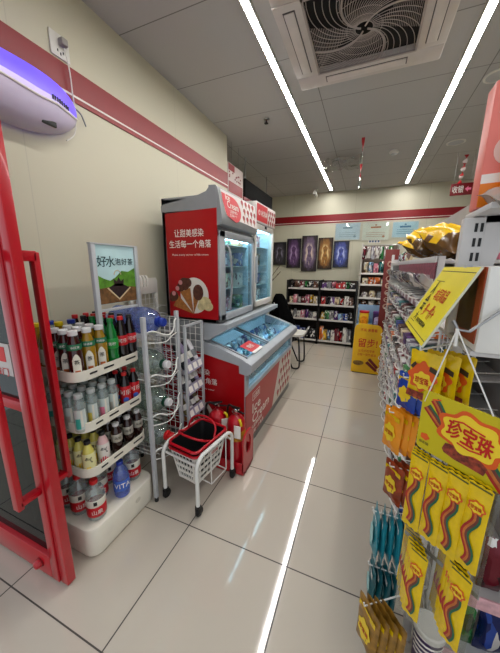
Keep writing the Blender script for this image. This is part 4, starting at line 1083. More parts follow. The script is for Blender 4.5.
def upright(nm, lab, y0, y1, zb, zt, xf, first):
    xb = -1.475
    t = thing(nm, lab, 'freezer', ((xb + xf) / 2, (y0 + y1) / 2, zb)); w = .035
    shellm = FZ_GREY if first else M_white
    mb = MB(); mb.box(xb, xb + .03, y0, y1, zb, zt, .004); mb.box(xb, xf - .03, y0, y0 + w, zb, zt, .004); mb.box(xb, xf - .03, y1 - w, y1, zb, zt, .004); mb.box(xb, xf - .03, y0, y1, zb, zb + .04, .004); mb.box(xb, xf - .03, y0, y1, zt - .28 if first else zt - .22, zt - .01, .004)
    part('cabinet', mb, shellm, t)
    mb = MB(); mb.box(xb + .03, xb + .034, y0 + w, y1 - w, zb + .04, zt - .22); mb.box(xb + .03, xf - .05, y0 + w, y0 + w + .004, zb + .04, zt - .28); mb.box(xb + .03, xf - .05, y1 - w - .004, y1 - w, zb + .04, zt - .28); mb.box(xb + .03, xf - .05, y0 + w, y1 - w, zb + .04, zb + .044)
    part('liner', mb, FZ_IN, t)
    zd = zt - .235 if first else zt - .185
    # door
    d = MB(); f = .075 if first else .05
    fl = .10 if first else .05
    d.box(xf - .028, xf, y0 + .01, y0 + fl, zb + .012, zd, .008); d.box(xf - .028, xf, y1 - .05, y1 - .006, zb + .012, zd, .008); d.box(xf - .028, xf, y0 + .01, y1 - .006, zb + .012, zb + .07, .008); d.box(xf - .028, xf, y0 + .01, y1 - .006, zd - .055, zd, .008)
    dr = part('glass_door', d, FZ_LIGHT if first else M_white, t)
    part('door_pane', MB().box(xf - .016, xf - .012, y0 + fl, y1 - .05, zb + .07, zd - .055), FZ_GLASS, dr)
    if first:
        part('door_handle', MB().tube(bez((xf, y0 + .115, zd - .10), (xf + .028, y0 + .12, zd - .16), (xf + .035, y0 + .13, (zb + zd) / 2), (xf + .028, y0 + .12, zb + .16), (xf, y0 + .115, zb + .10)), .009, 8), FZ_GREY, dr)
    else:
        part('door_handle', MB().box(xf, xf + .02, y0 + .012, y0 + .03, 1.35, 1.6, .005), FZ_LIGHT, dr)
        part('lock', MB().box(xf, xf + .008, (y0 + y1) / 2 - .02, (y0 + y1) / 2 + .03, zd - .03, zd - .004, .002), M_dark, dr)
    shs = [zb + .25, zb + .43, zb + .60] if first else [zb + .22, zb + .42, zb + .60]
    for z in shs: part('shelf', MB().box(xb + .04, xf - .06, y0 + w + .006, y1 - w - .006, z - .006, z, .001), M_whitem, t)
    mb = MB(); mb.tube([(xf - .050, y0 + w + .014, zb + .06), (xf - .050, y0 + w + .014, zd - .05), (xf - .050, y1 - w - .02, zd - .05)], .008, 8)
    part('lamp_tube', mb, FZ_LAMP, t, 'lit cool white tube')
    part('ceiling_lamp', MB().box(xb + .15, xf - .10, y0 + w + .08, y1 - w - .08, (zt - .285 if first else zt - .225) - .006, (zt - .285 if first else zt - .225), .001), mat('cabinet_lamp', (.80, .93, 1.0), .4, es=9., var=0), t, 'lit lamp panel')
    return t, shs, xb, w, zd
t, shs, xb_, w_, zd_ = upright('upright_freezer', 'grey upright freezer with red cone poster and curved white canopy', 1.80, 2.485, 1.078, 2.0, -.985, True)
def first_upright(t):
    y0, y1 = 1.80, 2.485
    X = frame((0, y0, 0), (1, 0, 0), (0, 0, 1))
    # raised top edge that sweeps up to the canopy
    part('side_crest', MB().prism([(-1.475, 1.90), (-1.0, 1.90), (-1.0, 2.05), (-1.05, 2.05), (-1.08, 2.018), (-1.14, 2.0), (-1.45, 1.955), (-1.475, 1.945)], X, .006), FZ_GREY, t)
    sp = part('side_poster', MB().prism([(-1.44, 1.11), (-.998, 1.11), (-.998, 1.905), (-1.44, 1.89)], X, .007), FZ_RED, t, 'red side poster with cones and white lettering')
    S2 = lambda x, z: frame((x, y0 - .0065, z), (1, 0, 0), (0, 0, 1))
    mb = MB(); mb.text('让甜美感染', .055, S2(-1.235, 1.745), .255, bold=.012); mb.text('生活每一个角落', .055, S2(-1.23, 1.667), .365, bold=.012); mb.text('Make every corner of life sweet', .017, S2(-1.23, 1.588), .32)
    part('lettering', mb, M_letw, sp)
    pic_icecream(sp, S2(-1.235, 1.295), 1.02)
    # curved canopy
    Xc = frame((0, y1, 0), (1, 0, 0), (0, 0, 1))
    prof = [(-1.06, 2.055), (-1.01, 2.053), (-.99, 2.035), (-.978, 1.98), (-.968, 1.91), (-.960, 1.85), (-.958, 1.822), (-.966, 1.80), (-.985, 1.79), (-1.06, 1.79)]
    cn = part('canopy', MB().prism(prof, Xc, y1 - y0 + .004), FZ_GREY, t)
    # printed sign on the canopy slope
    n0 = Vector((-.988, 0, 2.032)); n1 = Vector((-.9595, 0, 1.84)); dv = (n0 - n1)
    M = frame((n1.x + .003, 0, n1.z), (0, 1, 0), (dv.x, 0, dv.z)); h = dv.length
    part('sign_face', MB().prism([(y0 + .07, .02), (y1 - .01, -.005), (y1 - .01, h), (y0 + .02, h), (y0 + .03, h * .7), (y0 + .05, h * .25)], M, .003), mat('sign_white', (.86, .83, .82), .4), cn)
    part('red_blob', MB().prism([(y0 + .07, .025)] + [(y0 + .19 + .14 * math.cos(a), h * .42 + h * .47 * math.sin(a)) for a in [(-.45 * PI + PI * .95 * k / 12) for k in range(13)]] + [(y0 + .03, h * .9), (y0 + .035, h * .6)], M, .0045), mat('sign_red', (.80, .12, .17), .4), cn)
    mb = MB(); T = lambda y, v: M @ Matrix.Translation((y, v, .0048))
    mb.text('Ice', .042, T(y0 + .115, h * .80), .07, bold=.01); mb.text('Cream', .05, T(y0 + .19, h * .55), .19, bold=.01); mb.text('让甜美感染', .022, T(y0 + .19, h * .32), .13); mb.text('生活每一个', .022, T(y0 + .18, h * .18), .12)
    part('lettering', mb, M_letw, cn)
    pts = [(y0 + .38 + i * .075 + (j % 2) * .03, .035 + j * .06) for i in range(4) for j in range(3) if y0 + .38 + i * .075 + (j % 2) * .03 < y1 - .03]
    dots(cn, M @ Matrix.Translation((0, .015, .003)), pts, .019)
first_upright(t)
t2, shs2, _, _, zd2 = upright('upright_freezer', 'white framed upright freezer with red and white header sign, further along', 2.495, 3.06, 1.10, 2.09, -.985, False)
def second_upright(t):
    y0, y1, xf = 2.495, 3.06, -.985
    part('header', MB().box(xf - .04, xf + .012, y0, y1, 1.91, 2.09, .006), mat('sign_white', (.86, .83, .82), .4), t)
    hs = list(t.children)[-1]
    Xf = frame((xf + .012, 0, 0), (0, 1, 0), (0, 0, 1))
    part('red_panel', MB().prism([(y0 + .01, 1.925), (y0 + .30, 1.925), (y0 + .30, 2.075), (y0 + .01, 2.075)], Xf, .003), mat('sign_red', (.80, .12, .17), .4), hs)
    mb = MB(); F = lambda y, z: frame((xf + .0155, y, z), (0, 1, 0), (0, 0, 1))
    mb.ell(y0 + .065, 2.0, .024, .024, frame((xf + .015, 0, 0), (0, 1, 0), (0, 0, 1)), .001, 16); mb.text('冰淇淋', .055, F(y0 + .19, 2.0), .17, bold=.012)
    part('lettering', mb, M_letw, hs)
    mb = MB(); mb.prism([(y0 + .05, 1.993), (y0 + .065, 2.015), (y0 + .08, 1.993), (y0 + .065, 1.985)], frame((xf + .016, 0, 0), (0, 1, 0), (0, 0, 1)), .0008)
    part('logo_mark', mb, mat('sign_red', (.80, .12, .17), .4), hs)
    pts = [(y0 + .345 + i * .062 + (j % 2) * .03, 1.945 + j * .05) for i in range(4) for j in range(3) if y0 + .345 + i * .062 + (j % 2) * .03 < y1 - .02]
    dots(hs, frame((xf + .012, 0, 0), (0, 1, 0), (0, 0, 1)), pts, .018)
second_upright(t2)
def cabinet_goods():
    rd = random.Random(9); proto = None
    pal = {'white': (.88, .88, .88), 'cream': (.85, .80, .68), 'blue': (.3, .45, .7), 'pale grey': (.7, .72, .75), 'tan': (.66, .52, .38), 'green': (.4, .6, .45), 'pink': (.8, .55, .58)}
    names = list(pal)
    for cab, (ya, yb, zs, cn) in enumerate(((1.85, 2.44, [1.124] + shs, 'grey upright freezer'), (2.54, 3.02, [1.146] + shs2, 'white upright freezer'))):
        n = 5 if cab == 0 else 4
        for si, z in enumerate(zs):
            for k in range(n):
                c = names[(k * 3 + si * 2 + cab) % 7]
                lab = '%s ice cream carton, %s from near side on %s shelf, %s' % (c, ORD[k], ['bottom', 'lower middle', 'upper middle', 'top'][si], cn)
                if proto is None:
                    mb = MB(); mb.box(-.05, .05, -.045, .045, 0, .115, .006); mb.box(-.052, .052, -.047, .047, .095, .118, .004)
                    proto = one('ice_cream_carton', mb, M_print, lab, 'carton', 'cartons in the upright freezers', color=pal[c]); o = proto
                else: o = dup(proto, (0, 0, 0), None, lab, None, pal[c])
                o.location = (-1.13 - .06 * (k % 2), ya + .055 + k * (yb - ya - .11) / (n - 1), z + .0005)
cabinet_goods()

# ------------------------------------------------------------------ folding chair with black coat, twigs in a vase
def chair():
    t = thing('folding_chair', 'white seated chair with black tube legs beyond the freezer', 'chair', (-.98, 4.05, 0))
    x0, x1, ya, yb = -1.17, -.80, 3.86, 4.24
    part('seat', MB().prism(rrect(x0, x1 + .03, ya, yb, .09), Matrix.Translation((0, 0, .50)), .03), mat('seat_white', (.84, .83, .80), .4), t)
    part('backrest', MB().box(x0 - .07, x0 - .045, ya + .03, yb - .03, .70, .98, .01), mat('seat_white', (.84, .83, .80), .4), t)
    for y in (ya + .01, yb - .01):
        mb = MB(); mb.tube(bez((x1 - .04, y, .50), (x1 - .02, y, .40), (x1, y, .10), (x1 - .02, y, .02), (x1 - .10, y, .015), (x1 - .12, y, .05), (x0 + .06, y, .46), (x0 + .03, y, .50), n=5), .012, 8)
        part('leg', mb, M_black, t)
        mb = MB(); mb.tube(bez((x1 - .06, y + .0, .49), (x0 + .02, y, .20), (x0 - .02, y, .013), n=4), .012, 8); mb.tube([(x0, y, .50), (x0 - .058, y, .98)], .012, 8)
        part('back_leg', mb, M_black, t)
    # coat draped over the backrest
    mb = MB(); rd = random.Random(1); rows = []
    n, mseg = 16, 20
    for j in range(n + 1):
        v = j / n; z = 1.10 - .68 * v; hw = .05 + .17 * min(1, v * 2.2) ** .6 + .04 * v; hd = .05 + .14 * min(1, v * 1.6) ** .8
        xo = x0 - .06 + .03 + .12 * v ** 1.3
        row = []
        for k in range(mseg):
            a = 2 * PI * k / mseg; f = 1 + .10 * math.sin(5 * a + 3 * v) + .05 * math.sin(9 * a)
            row.append(mb.bm.verts.new((xo + hd * math.cos(a) * f, (ya + yb) / 2 + hw * math.sin(a) * f, z)))
        rows.append(row)
    for A_, B_ in zip(rows, rows[1:]):
        for k in range(mseg): mb.face([A_[k], A_[(k + 1) % mseg], B_[(k + 1) % mseg], B_[k]])
    mb.face(rows[0]); mb.face(rows[-1][::-1])
    one('coat', mb, mat('black_cloth', (.02, .02, .021), 1., bump=.3), 'black coat draped over the chair back beyond the freezer', 'coat', loc=(x0 - .05, 4.05, .45), sharp=70)
    v = thing('vase', 'tall dark floor vase behind the coat holding bare twigs', 'vase', (-1.75, 4.75, 0)); X = Matrix.Translation((-1.75, 4.75, 0))
    part('vessel', MB().lathe([(.08, 0), (.11, .1), (.12, .3), (.07, .5), (.05, .56), (.06, .6)], X, 20, True, False), mat('vase_dark', (.15, .13, .13), .3), v)
    rdm = random.Random(6)
    for k, (ex, ey, ez) in enumerate(((-1.35, 4.62, 1.42), (-1.47, 4.6, 1.30), (-1.40, 4.72, 1.52))):
        p = bez((-1.75, 4.75, .3), (-1.72, 4.74, .7), ((-1.75 + ex) / 2 - .05, (4.75 + ey) / 2, (.6 + ez) / 2 + .12), (ex, ey, ez))
        tw = thing('twig', 'bare brown twig with small buds in the floor vase, %s' % ['the middle one', 'the lowest one', 'the tallest one'][k], 'twig', (-1.75, 4.75, .3), 0, 'twigs in the vase')
        part('stem', MB().tube(p, .005, 5), mat('twig_brown', (.25, .16, .10), .7), tw)
        mb = MB()
        for q in p[-12::3]: mb.lathe([(.004, -.012), (.012, 0), (.004, .014)], Matrix.Translation(q), 8)
        part('buds', mb, mat('bud_dark', (.35, .16, .14), .6), tw)
chair()

# ------------------------------------------------------------------ black gondola at the back
GP = {'red': (.70, .10, .12), 'white': (.84, .82, .78), 'blue': (.15, .28, .62), 'yellow': (.88, .70, .12), 'green': (.20, .48, .25), 'pink': (.82, .48, .55), 'purple': (.40, .22, .50), 'orange': (.85, .42, .12), 'brown': (.36, .22, .15), 'teal': (.2, .52, .52), 'grey': (.50, .50, .50), 'dark': (.15, .14, .16), 'pale blue': (.55, .70, .82), 'cream': (.82, .75, .60), 'maroon': (.42, .08, .14), 'silver': (.70, .70, .72)}
def carton_mesh(w, d, h, kind):
    mb = MB()
    if kind == 'carton':
        mb.box(-w / 2, w / 2, -d / 2, d / 2, 0, h, .003); mb.box(-w / 2 - .0008, w / 2 + .0008, -d / 2 - .0008, d / 2, h * .90, h * .94)
    elif kind == 'pouch': mb.pillow(w, h, d * .8, frame((0, 0, h / 2), (1, 0, 0), (0, 0, 1)), 6, 8)
    elif kind == 'jar':
        r = min(w, d) / 2; mb.lathe([(r * .9, 0), (r, .006), (r, h * .72), (r * .8, h * .80)], seg=14); mb.lathe([(r * .82, h * .80), (r * .84, h * .82), (r * .84, h), (r * .7, h)], seg=14)
    return mb
PROTO = {}
def good(kind, w, d, h, loc, rz, colour, label, group, name=None, cat=None, face=None):
    key = (kind, round(w, 3), round(d, 3), round(h, 3))
    if key not in PROTO:
        o = one(name or kind, carton_mesh(w, d, h, kind), M_foil if kind == 'pouch' else M_print, label, cat or kind, group, color=GP[colour]); PROTO[key] = o
    else:
        o = PROTO[key].copy(); COL.objects.link(o); o['label'] = label; o['group'] = group; o.color = lin(GP[colour]) + (1,)
    o.location = loc; o.rotation_euler = (0, 0, rz); return o
def gondola_black():
    rd = random.Random(21)
    M_sh = mat('shelf_black', (.06, .055, .055), .45); M_bk = mat('shelf_brown_back', (.20, .14, .11), .6); M_pr = mat('price_strip_white', (.80, .78, .76), .35)
    yF, yBk = 5.42, 5.80
    bays = ((-1.42, -.80, 'left'), (-.79, -.14, 'right'))
    pal = [[['dark', 'brown', 'maroon', 'green', 'dark', 'brown'], ['cream', 'pink', 'white', 'maroon', 'pink', 'yellow', 'cream'], ['white', 'grey', 'white', 'pink', 'purple', 'grey', 'white'], ['white', 'blue', 'blue', 'dark', 'dark']],
           [['purple', 'grey', 'pink', 'red', 'red', 'green', 'dark'], ['red', 'dark', 'purple', 'cream', 'red', 'white', 'brown'], ['yellow', 'green', 'grey', 'purple', 'pale blue', 'blue', 'dark'], ['orange', 'yellow', 'pale blue', 'white', 'maroon', 'red', 'white', 'grey']]]
    for b, (x0, x1, nm) in enumerate(bays):
        t = thing('display_shelf', 'black metal display shelf bay by the back wall, %s' % ('next to the black coat' if b == 0 else 'next to the white tall shelf'), 'shelf', ((x0 + x1) / 2, 5.6, 0), 0, 'black display shelf bays')
        mb = MB(); mb.box(x0, x1, yBk, yBk + .015, .05, 1.24); part('back_panel', mb, M_bk, t)
        for x in (x0 - .008, x1 + .008):
            mb = MB(); mb.box(x - .016, x + .016, yF - .02, yF + .03, 0, 1.245, .008); mb.box(x - .016, x + .016, yF - .02, yBk + .02, 1.215, 1.25, .008); mb.box(x - .016, x + .016, yBk - .02, yBk + .02, 0, 1.24, .006); mb.box(x - .006, x + .006, yF, yBk, .05, 1.22)
            part('side_frame', mb, M_sh, t)
        for si, z in enumerate((1.10, .795, .505, .085)):
            s = part('shelf', MB().box(x0 + .01, x1 - .01, yF, yBk, z - .025, z - .008, .002), M_sh, t)
            part('price_strip', MB().box(x0 + .01, x1 - .01, yF - .012, yF - .001, z - .03, z + .006, .002), M_pr, s)
        for si, z in enumerate((1.092, .787, .497, .077)):
            row = pal[b][si]; n = len(row); W = (x1 - x0 - .06) / n; sh = ['top', 'second', 'third', 'bottom'][si]
            for k, c in enumerate(row):
                x = x0 + .03 + W * (k + .5); h = {0: .13, 1: .15, 2: .155, 3: .24}[si] * rd.choice((.85, 1, 1.12)); kind = 'carton' if (k + si + b) % 3 else ('jar' if si == 2 else 'pouch')
                if si == 0: h = min(h, .13)
                good(kind, round(W * .90, 2), .12, round(h, 2), (x, yF + .08, z + (.002 if kind != 'pouch' else .003)), rd.uniform(-.06, .06), c, '%s %s, %s from left on the %s shelf of %s black bay' % (c, kind, ORD[k], sh, nm), 'goods on the black display shelves')
    return
gondola_black()
def tall_shelf():
    t = thing('tall_goods_shelf', 'tall pale goods shelf against back wall behind the yellow banner', 'shelf', (.08, 5.7, 0))
    x0, x1, yF, yBk = -.10, .50, 5.52, 5.86
    M_ts = mat('tall_shelf_white', (.74, .72, .68), .4)
    part('back_panel', MB().box(x0, x1, yBk, yBk + .012, .05, 1.90), mat('tall_shelf_back', (.42, .36, .32), .6), t)
    for x in (x0, x1): part('upright', MB().box(x - .012, x + .012, yF, yBk + .01, 0, 1.92 if x == x0 else 1.9, .003), M_ts, t)
    for z in (1.40, 1.20, .955, .80, .40, .10):
        s = part('shelf', MB().box(x0 + .01, x1 - .01, yF, yBk, z - .02, z - .002, .002), M_ts, t)
        part('price_strip', MB().box(x0 + .01, x1 - .01, yF - .01, yF - .001, z - .028, z + .006, .002), M_letw, s)
    rd = random.Random(31)
    rows = [(1.40, [('pouch', 'cream', .19), ('pouch', 'pale blue', .19), ('carton', 'pink', .17), ('pouch', 'teal', .2), ('carton', 'green', .18), ('pouch', 'green', .22)], 'top'),
            (1.20, [('carton', 'cream', .11), ('carton', 'orange', .12), ('carton', 'orange', .12), ('carton', 'cream', .10), ('carton', 'maroon', .1)], 'second'),
            (.955, [('jar', 'white', .09), ('jar', 'cream', .12), ('jar', 'grey', .11), ('jar', 'white', .12)], 'third'),
            (.80, [('pouch', 'brown', .09), ('pouch', 'white', .10), ('pouch', 'brown', .09), ('pouch', 'cream', .09)], 'fourth')]
    for z, row, nm in rows:
        W = .52 / len(row)
        for k, (kd, c, h) in enumerate(row):
            good(kd, round(W * .88, 2), .11, h, (x0 + .04 + W * (k + .5), yF + .075, z + .001), rd.uniform(-.1, .1), c, '%s %s, %s from left on the %s shelf of tall pale unit' % (c, kd, ORD[k], nm), 'goods on the tall pale shelf')
    # hanging packets across the top
    rail = one('hanging_rail', MB().tube([(x0, 5.50, 1.885), (x1, 5.50, 1.885)], .006, 6), M_steel, 'thin steel rail across the top front of the tall pale shelf', 'rail', loc=(x0, 5.5, 1.885))
    for k, c in enumerate(('maroon', 'white', 'silver', 'white', 'green', 'white', 'green')):
        good('pouch', .065, .02, .20 if k % 2 else .22, (x0 + .04 + .07 * k, 5.49, 1.66 if k % 2 else 1.64), 0, c, '%s packet hanging from top rail of tall pale shelf, %s from left' % (c, ORD[k]), 'packets hanging from the rail')
tall_shelf()
def banner():
    t = thing('floor_banner', 'yellow floor banner with red characters standing at the aisle end', 'banner', (.10, 4.13, 0))
    x0, x1 = -.085, .285
    X = frame((0, 4.12, 0), (1, 0, 0), (0, .06, 1))
    part('board', MB().prism([(x0, .01), (x1, .01), (x1 - .005, .66), (x1 - .03, .70), (x1 - .08, .715), (x0 + .1, .725), (x0 + .03, .70), (x0 + .005, .66)], X, .02), mat('banner_yellow', (.88, .68, .05), .4, var=.06), t)
    T = lambda x, z: frame((x, 4.12 + z * .06 - .0205, z), (1, 0, 0), (0, .06, 1))
    mb = MB(); mb.text('留步!', .125, T(.11, .45), .25, bold=.02); mb.text('不买 来看看', .045, T(.11, .635), .22, bold=.01); mb.text('全场好吃零食', .04, T(.10, .335), .22); mb.text('总有一款你喜欢', .04, T(.11, .28), .25)
    part('lettering', mb, mat('banner_red', (.74, .12, .05), .5), t)
    P = frame((0, 4.0985, 0), (1, 0, 0), (0, .06, 1))
    mb = MB(); mb.prism([(.10, .16), (.13, .19), (.27, .07), (.24, .045)], P, .003); mb.prism([(.13, .21), (.16, .235), (.275, .12), (.25, .09)], P, .003)
    part('sausage_print', mb, mat('sausage', (.42, .10, .07), .5), t)
    mb = MB(); mb.ell(.0, .15, .065, .035, P, .002, 16); mb.ell(.03, .155, .05, .03, P, .003, 16); mb.ell(-.04, .16, .02, .02, P, .003, 10)
    part('snack_print', mb, mat('snack_olive', (.45, .33, .10), .5, var=.4, scale=40), t)
    part('foot', MB().box(x0 + .02, x1 - .02, 4.10, 4.28, .002, .012, .003), M_dark, t)
    # blue card display behind with a can and a jar printed as real stock
    b = thing('display_box', 'pale blue cardboard display box behind the yellow banner', 'box', (.10, 4.6, 0))
    part('box_body', MB().box(-.07, .31, 4.48, 4.80, .0, .62, .004), mat('card_blue', (.50, .62, .74), .5), b)
    part('back_card', MB().box(-.07, .31, 4.785, 4.80, .62, .915, .003), mat('card_blue', (.50, .62, .74), .5), b)
    for x, c, h, lab in ((.03, 'yellow', .22, 'yellow snack tub on the pale blue display box'), (.225, 'purple', .22, 'dark purple snack tub on the pale blue display box')):
        o = thing('snack_tub', lab, 'tub', (x, 4.6, .621), 0, 'tubs on the blue display box'); local(o)
        part('tub_body', MB().lathe([(.062, 0), (.07, .008), (.07, h * .85), (.066, h * .88)], seg=20), mat('tub_' + c, GP[c] if c == 'yellow' else (.22, .10, .32), .4), o)
        part('lid', MB().lathe([(.072, h * .88), (.073, h * .9), (.073, h), (.06, h + .002), (.002, h + .002)], seg=20), M_red if c == 'yellow' else mat('tub_lid_violet', (.35, .2, .5), .4), o)
        part('label_patch', MB().wrap(.0708, -PI / 2 - .8, -PI / 2 + .8, .03, .15, .03), mat('tub_patch_' + c, (.9, .55, .1) if c == 'yellow' else (.75, .7, .85), .4, var=.3, scale=40), o)
    # red-brown vertical sign board
    s = thing('vertical_sign', 'tall red brown vertical sign with white ring marks beside the gondola', 'sign', (.34, 4.42, 0))
    part('board', MB().box(.225, .40, 4.41, 4.43, .0, 1.75, .004), mat('sign_brown_red', (.45, .13, .11), .4, var=.1), s)
    mb = MB()
    for k in range(7):
        z = 1.55 - k * .10
        mb.tube([(.31 + .038 * math.cos(a), 4.408, z + .034 * math.sin(a)) for a in [2 * PI * i / 14 for i in range(14)]], .007 if k % 3 else .011, 5, True)
        if k % 2: mb.box(.285, .335, 4.406, 4.409, z - .005, z + .005)
    part('ring_marks', mb, mat('ring_cream', (.78, .62, .55), .5), s)
banner()
# ------------------------------------------------------------------ white aisle gondola on the right
GX, GB, GY0, GY1 = .285, .64, 1.52, 4.0
LV = [.12, .30, .46, .62, .79, .97, 1.16, 1.31]
LN = ['bottom', 'second', 'third', 'fourth', 'fifth', 'sixth', 'seventh', 'eighth']
M_gw = mat('gondola_white', (.78, .77, .76), .35); M_lip = mat('lip_white', (.82, .80, .80), .35); M_mauve = mat('price_rail_mauve', (.55, .42, .44), .45, var=.25, scale=40)
def slot_rows(x0, x1, y):
    mb = MB()
    for k in range(8):
        z = 1.325 + k * .041
        for xx in (x0 + .031, x1 - .008): mb.box(xx - .0035, xx + .0035, y - .0012, y + .001, z, z + .024)
    return mb
def gondola():
    t = thing('aisle_gondola', 'long white aisle gondola with many sloping snack shelves on the right', 'gondola', (.46, 2.8, 0))
    part('back_panel', MB().box(GB, GB + .02, .95, GY1, .05, 1.95), mat('gondola_back', (.62, .60, .58), .5), t)
    mb = MB(); mb.box(GX + .0, GX + .03, GY1, GY1 + .035, 0, 1.66, .004); mb.box(GB - .02, GB + .02, GY1, GY1 + .035, 0, 1.75, .004); mb.box(GX + .03, GB - .02, GY1 + .01, GY1 + .022, .05, 1.60)
    part('end_frame', mb, M_gw, t)
    # slotted upright of the near hook bay
    x0, x1, y = .2505, .303, 1.022
    u = part('slotted_upright', MB().box(x0, x1, y, y + .03, 1.31, 1.652, .003), M_gw, t)
    part('slots', slot_rows(x0, x1, y), M_dark, u)
    part('lower_post', MB().box(.272, .302, y, y + .03, 0, 1.294, .003), M_gw, t)
    part('base_plinth', MB().box(GX + .02, GB, GY0, GY1, .002, .09), M_gw, t)
    for i, z in enumerate(LV):
        s = part('shelf', MB().box(0, GB - GX - .004, GY0, GY1, -.012, -.002, .001, frame((GX, 0, z), (1, 0, .12 if i > 0 else 0.02), (0, 1, 0))), M_gw, t)
        mb = MB(); mb.box(GX - .006, GX, GY0, GY1, z - (.012 if i < 5 else .022), z + (.012 if i < 5 else .022), .001)
        rail = mb; mb = MB(); P = []; n = 20
        for k in range(n * 4 + 1):
            y_ = GY0 + (GY1 - GY0) * k / (n * 4); P.append((GX - .002 - .032 * abs(math.sin(PI * k / 8)), y_, z + .028))
        mb.tube(P, .0045, 5)
        for k in range(15):
            y_ = GY0 + (GY1 - GY0) * k / 14; mb.tube([(GX - .004, y_, z + .032), (GB - .02, y_, z + .075)], .0028, 4)
        part('wire_divider', mb, M_white, s)
        mb = rail.m(1)
        for k in range(14):
            y_ = GY0 + (GY1 - GY0) * (k + .5) / 14; mb.box(GX - .0075, GX - .0058, y_ - .03, y_ + .03, z - (.010 if i < 5 else .018), z + (.010 if i < 5 else .018))
        part('price_rail', mb, [M_lip if i < 5 else M_mauve, mat('price_tag', (.86, .84, .84), .4, var=.1, scale=60)], s)
    # top tray with the pink strip
    z = 1.46
    s = part('top_tray', MB().box(GX + .03, GB, GY0, GY1, z + .07, z + .085, .002), M_gw, t)
    part('tray_lip', MB().box(GX - .004, GX + .004, GY0 - .05, 3.0, z, z + .075, .001, Matrix.Translation((0, 0, 0))), mat('pink_strip', (.50, .25, .30), .45, var=.45, scale=45), s, 'printed maroon and pink strip')
    mb = MB(); mb.box(GX - .006, GX + .006, GY0 - .05, GY1, z + .072, z + .10, .002); mb.box(GX, GX + .03, GY0 - .05, GY0 - .04, z, z + .10); part('wire_fence', mb, M_gw, s)
    # near bay: shelves, bracket, wire grid
    n = part('upper_shelf', MB().box(.27, GB, .90, 1.10, 1.655, 1.67, .002), M_gw, t)
    mb = MB(); C2 = [(.0, -.14), (.035, -.14), (.045, -.09), (.08, -.05), (.13, -.03), (.22, -.022), (.22, 0), (.0, 0)]
    mb.prism(C2, frame((.303, 1.045, 1.655), (1, 0, 0), (0, 0, 1)), .02); mb.box(.30, .50, 1.025, 1.045, 1.637, 1.655)
    part('curved_bracket', mb, M_gw, n)
    part('carton_shelf', MB().box(.258, GB, .82, 1.48, 1.295, 1.308, .002), M_gw, t)
    mb = MB(); wire_grid(mb, (.345, 1.06, .14), (0, .43, 0), (0, 0, 1.14), 7, 18, .0025); mb.tube([(.345, 1.06, .14), (.345, 1.06, 1.296)], .006, 6); mb.tube([(.345, 1.49, .14), (.345, 1.49, 1.296)], .006, 6)
    part('wire_grid_panel', mb, M_whitem, t)
    for z in (.36, .07):
        e = part('end_shelf', MB().box(.36, GB, 1.0, 1.45, z - .012, z, .002), M_gw, t)
        part('pink_price_strip', MB().box(.358, GB, .992, .999, z - .03, z + .022, .001), mat('strip_pink', (.80, .62, .64), .45, var=.2, scale=40), e)
    return t
gondola()
